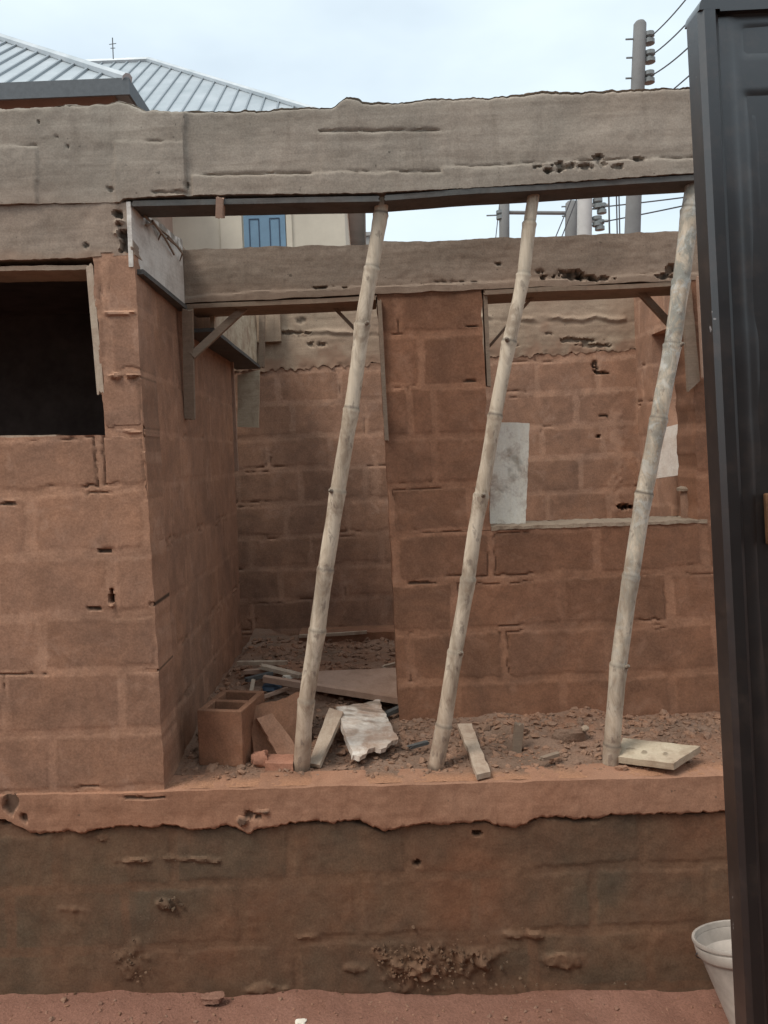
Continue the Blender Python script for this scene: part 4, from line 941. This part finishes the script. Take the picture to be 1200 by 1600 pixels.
# ---- neighbouring houses
def mat_roof():
    m, t, b = newmat('zinc_roof'); n = N(t); co = n.co()
    base = n.mix(n.ramp(n.noise(co, 1.3, 5, .6), .3, .7), (.36, .40, .42), (.50, .53, .55)); base = n.mix(n.attr('aux'), base, (.29, .32, .34))
    n.l(base, b.inputs['Base Color']); b.inputs['Roughness'].default_value = .5; b.inputs['Metallic'].default_value = .35
    return m
M['roof'] = mat_roof()
M['roof_rib'] = mat_plain('zinc_rib', (.27, .30, .32), .6, .15)
M['cream'] = mat_plain('cream_render', (.60, .56, .46), .9, .1, 1.2, spec=.1)
M['brownwall'] = mat_plain('brown_render', (.36, .27, .22), .9, .15, 1.5, spec=.1)
M['grey'] = mat_plain('grey_render', (.33, .32, .30), .9, .12, 1.5, spec=.1)
M['fascia'] = mat_plain('dark_fascia', (.09, .105, .115), .6, .15)
M['bluepaint'] = mat_plain('blue_shutter', (.15, .26, .36), .6, .1, 4)
M['darkline'] = mat_plain('shutter_groove', (.035, .06, .10), .7, .1)
def hip_house(name, label, C, a, tanp, wid, dep, wall, wallh_off, fascia_h, fmat, over=.5):
    """C: nearest eave corner on the right; roof falls to the front, left and right"""
    root = tag(empty(name, (C.x - wid / 2, C.y + dep / 2, 0)), label, 'house')
    x1, y0, z0 = C.x, C.y, C.z; x0 = x1 - wid; y1 = y0 + dep; zr = z0 + a * tanp
    A, B, Cc, D = (x0, y0, z0), (x1, y0, z0), (x1, y1, z0), (x0, y1, z0)
    E, G_ = (x0 + a, y0 + a, zr), (x1 - a, y0 + a, zr); E2, G2 = (x0 + a, y1 - a, zr), (x1 - a, y1 - a, zr)
    mb = MB(); mb.add([A, B, Cc, D, E, G_, G2, E2], [(0, 1, 5, 4), (1, 2, 6, 5), (2, 3, 7, 6), (3, 0, 4, 7), (4, 5, 6, 7), (3, 2, 1, 0)], smooth=False)
    st = .36; x = x0 + st
    while x < x1 - .1:
        top = min(a, x - x0, x1 - x)
        tube(mb, [(x, y0 + .01, z0 + .02), (x, y0 + top, z0 + top * tanp + .02)], .028, 5, True, {'aux': 1}); x += st
    y = y0 + st
    while y < y1 - .1:
        top = min(a, y - y0, y1 - y); tube(mb, [(x1 - .01, y, z0 + .02), (x1 - top, y, z0 + top * tanp + .02)], .028, 5, True, {'aux': 1}); y += st
    rf = mb.build('roof', M['roof'], root)
    mb = MB()
    for p, q in ((B, G_), (A, E), (Cc, G2), (E, G_), (G_, G2)): tube(mb, [Vector(p) + Vector((0, 0, .03)), Vector(q) + Vector((0, 0, .03))], .09, 8, True)
    mb.build('ridge_cap', M['roof'], rf)
    mb = MB(); h = fascia_h
    box(mb, ((x0 + x1) / 2, y0 - .02, z0 - h / 2 + .03), (wid + .08, .04, h)); box(mb, (x1 + .02, (y0 + y1) / 2, z0 - h / 2 + .028), (.04, dep - .01, h - .004)); mb.build('fascia', fmat, root)
    mb = MB(); wx0, wx1, wy0, wy1 = x0 + over, x1 - over, y0 + over, y1 - over; zt_ = z0 - .02
    box(mb, ((wx0 + wx1) / 2, (wy0 + wy1) / 2, zt_ / 2), (wx1 - wx0, wy1 - wy0, zt_)); mb.build('wall', wall, root)
    return root, wy0
CB = U(566, 198, 16.0)
hb, yw = hip_house('neighbour_house', 'cream two-storey house with blue shutters and ribbed zinc hip roof beyond the beams', CB, 6.0, .78, 14.5, 13, M['cream'], 0, .16, M['roof'], .45)
mb = MB(); wn = U(380, 334, yw - .03); we = U(445, 334, yw - .03); wbz = U(380, 405, yw - .03).z - .5
def wbox(mb, x0, x1, z0, z1, y, th): box(mb, ((x0 + x1) / 2, y, (z0 + z1) / 2), (x1 - x0, th, z1 - z0))
wbox(mb, wn.x, we.x, wbz, wn.z + .02, yw - .02, .06); wf = mb.build('window', M['bluepaint'], hb)
ww = (we.x - wn.x); 
for f0, f1 in ((.13, .38), (.62, .87)):
    mb = MB(); a_, b_ = wn.x + ww * f0, wn.x + ww * f1; zt2 = wn.z - .12
    wbox(mb, a_, a_ + .02, wbz + .1, zt2, yw - .055, .012); wbox(mb, b_ - .02, b_, wbz + .1, zt2, yw - .055, .012); wbox(mb, a_ + .02, b_ - .02, zt2 - .02, zt2, yw - .055, .012)
    mb.build('shutter_groove', M['darkline'], wf)
mb = MB(); wbox(mb, we.x + .02, we.x + .14, wbz, wn.z + .05, yw - .02, .05); mb.build('window_surround', M['cream'], hb)
mb = MB(); wbox(mb, wn.x - .5, wn.x - .04, wbz, wn.z + .05, yw - .02, .03); mb.build('window_surround', M['cream'], hb)
mb = MB(); p = U(177, 92, 20); tube(mb, [p, p + Vector((0, 0, .55))], .014, 6); tube(mb, [p + Vector((-.09, 0, .38)), p + Vector((.09, 0, .40))], .01, 6); tube(mb, [p + Vector((-.06, 0, .28)), p + Vector((.06, 0, .28))], .01, 6)
mb.build('antenna', M['wire'], hb)
CA = U(199, 126, 12.4)
ha, yw2 = hip_house('neighbour_house', 'nearer house at the far left with ribbed zinc roof and dark fascia', CA, 4.6, .76, 11, 10.5, M['brownwall'], 0, .27, M['fascia'], .35)
CG = U(592, 260, 21)
root = tag(empty('neighbour_house', (CG.x - .6, 24, 0)), 'plain grey building strip between the cream house and the leftmost bamboo prop', 'house')
mb = MB(); box(mb, (CG.x - .6, 27, CG.z / 2 - .3), (1.3, 3, CG.z - .6)); mb.build('wall', M['grey'], root)
mb = MB(); box(mb, (CG.x - .6, 27, CG.z - .55), (1.42, 3.12, .12)); mb.build('roof_slab', M['grey'], root)

# ---- unseen wall added behind the viewer to block light on the lower front
root = tag(empty('dimming_wall', (0, -1.6, 0)), 'unseen wall added behind the viewer to dim the lower front', 'house')
M['facing'] = mat_plain('dimming_wall_brown', (.19, .14, .115), .9, .2, 1.5, spec=.1)  # kept dark so the added wall bounces little light onto gate and plinth
mb = MB(); box(mb, (.3, -1.65, 1.75), (9, .3, 3.5)); mb.build('wall', M['facing'], root)
mb = MB(); box(mb, (.3, -1.55, 3.56), (9.4, .8, .12)); mb.build('dimming_wall_top', M['fascia'], root)

# ---- utility poles and lines
def foot(a, b_, Y):     # carry the line a->b down to the ground
    p, q = U(*a, Y), U(*b_, Y); t = (q.z + .05) / (p.z - q.z); r = q + (q - p) * t; return p, r
GP = 'utility poles behind the building'
def upole(top, low, Y, r0, r1, mat, label, ins=(), side=1, group=GP, arms=()):
    p, r = foot(top, low, Y); mb = MB(); k = 12
    tube(mb, [r + (p - r) * i / k for i in range(k + 1)] + [p + Vector((0, 0, .05))], [r1 + (r0 - r1) * i / k for i in range(k + 1)] + [r0 * .7], 12)
    root = tag(empty('utility_pole', r), label, 'utility pole', group); mb.build('shaft', mat, root)
    for (ix, iy) in ins:
        c = U(ix, iy, Y); m2 = MB(); tube(m2, [c - Vector((0, 0, .11)), c - Vector((0, 0, .1)), c - Vector((0, 0, .03)), c, c + Vector((0, 0, .03)), c + Vector((0, 0, .1)), c + Vector((0, 0, .11))], [.05, .10, .10, .06, .10, .10, .05], 12)
        m2.build('insulator', M['insul'], root)
        m2 = MB(); q = c.copy(); q.x -= side * (r1 * 1.4 + .16); tube(m2, [c, q], .018, 6); m2.build('bracket', M['insul'], root)
    for (A, B, rr) in arms:
        m2 = MB(); tube(m2, [U(*A, Y), U(*B, Y)], rr, 8); m2.build('crossarm', mat, root)
    return root
upole((1000, 38), (988, 372), 14, .115, .19, M['sky_pole'], 'tall grey concrete utility pole with three insulators rising above the main beam', [(1014, 60), (1015, 89), (1014, 121)])
upole((915, 215), (913, 372), 16, .15, .16, M['pole_light'], 'pale concrete utility pole between the two beams, left of the tall pole', [(934, 318), (940, 326), (933, 346), (937, 352)], arms=[((905, 322), (950, 320), .03), ((905, 347), (950, 345), .03)])
upole((788, 319), (788, 372), 18, .12, .12, M['sky_pole'], 'short grey pole nearest the middle bamboo prop, carrying a crossbar', [(782, 336)], arms=[((776, 332), (893, 333), .045)])
upole((893, 318), (892, 372), 18, .14, .14, M['sky_pole'], 'short grey pole at the right end of the crossbar', [(901, 322), (902, 337)])
M['cable'] = M['wire']
def cable(A, B, label, sag=.0, r=.012, group='overhead cables beyond the building'):
    a, b_ = U(*A), U(*B); pts = []
    for i in range(17):
        f = i / 16; p = a + (b_ - a) * f; p.z -= sag * 4 * f * (1 - f); pts.append(p)
    mb = MB(); tube(mb, pts, r, 6); thing('power_cable', mb, M['cable'], label, 'cable', group)
cable((1016, 58, 14), (1200, -190, 8), 'top cable rising right from the tall pole', .15)
cable((1017, 87, 14), (1200, -130, 8), 'second cable rising right from the tall pole', .15)
cable((1016, 119, 14), (1200, -70, 8), 'third cable rising right from the tall pole', .15)
cable((1020, 165, 14), (1200, 0, 8), 'lowest cable seen beside the gate above the main beam', .05)
cable((935, 324, 16), (1200, 290, 14), 'upper cable running right from the pale pole to the gate', .02, .014)
cable((935, 348, 16), (1200, 292, 13), 'lower cable running right from the pale pole to the gate', .02, .014)
cable((950, 250, 13.5), (953, 395, 13.5), 'single hanging cable just left of the tall pole base', 0, .015)
cable((962, 250, 13.5), (965, 395, 13.5), 'left of the two close hanging cables beside the tall pole', 0, .012)
cable((966, 250, 13.5), (969, 395, 13.5), 'right of the two close hanging cables beside the tall pole', 0, .012)
cable((918, 250, 17), (858, 395, 17), 'slanting cable crossing left of the pale pole', 0, .012)
cable((925, 250, 17), (868, 395, 17), 'slanting cable nearest the pale pole', 0, .012)
cable((787, 250, 18), (789, 322, 18), 'short vertical cable above the crossbar pole', 0, .012)
cable((788, 250, 18), (772, 395, 18), 'slanting cable left of the crossbar pole', 0, .01)
cable((780, 332, 18), (640, 325, 30), 'x', 0, .01) if False else None
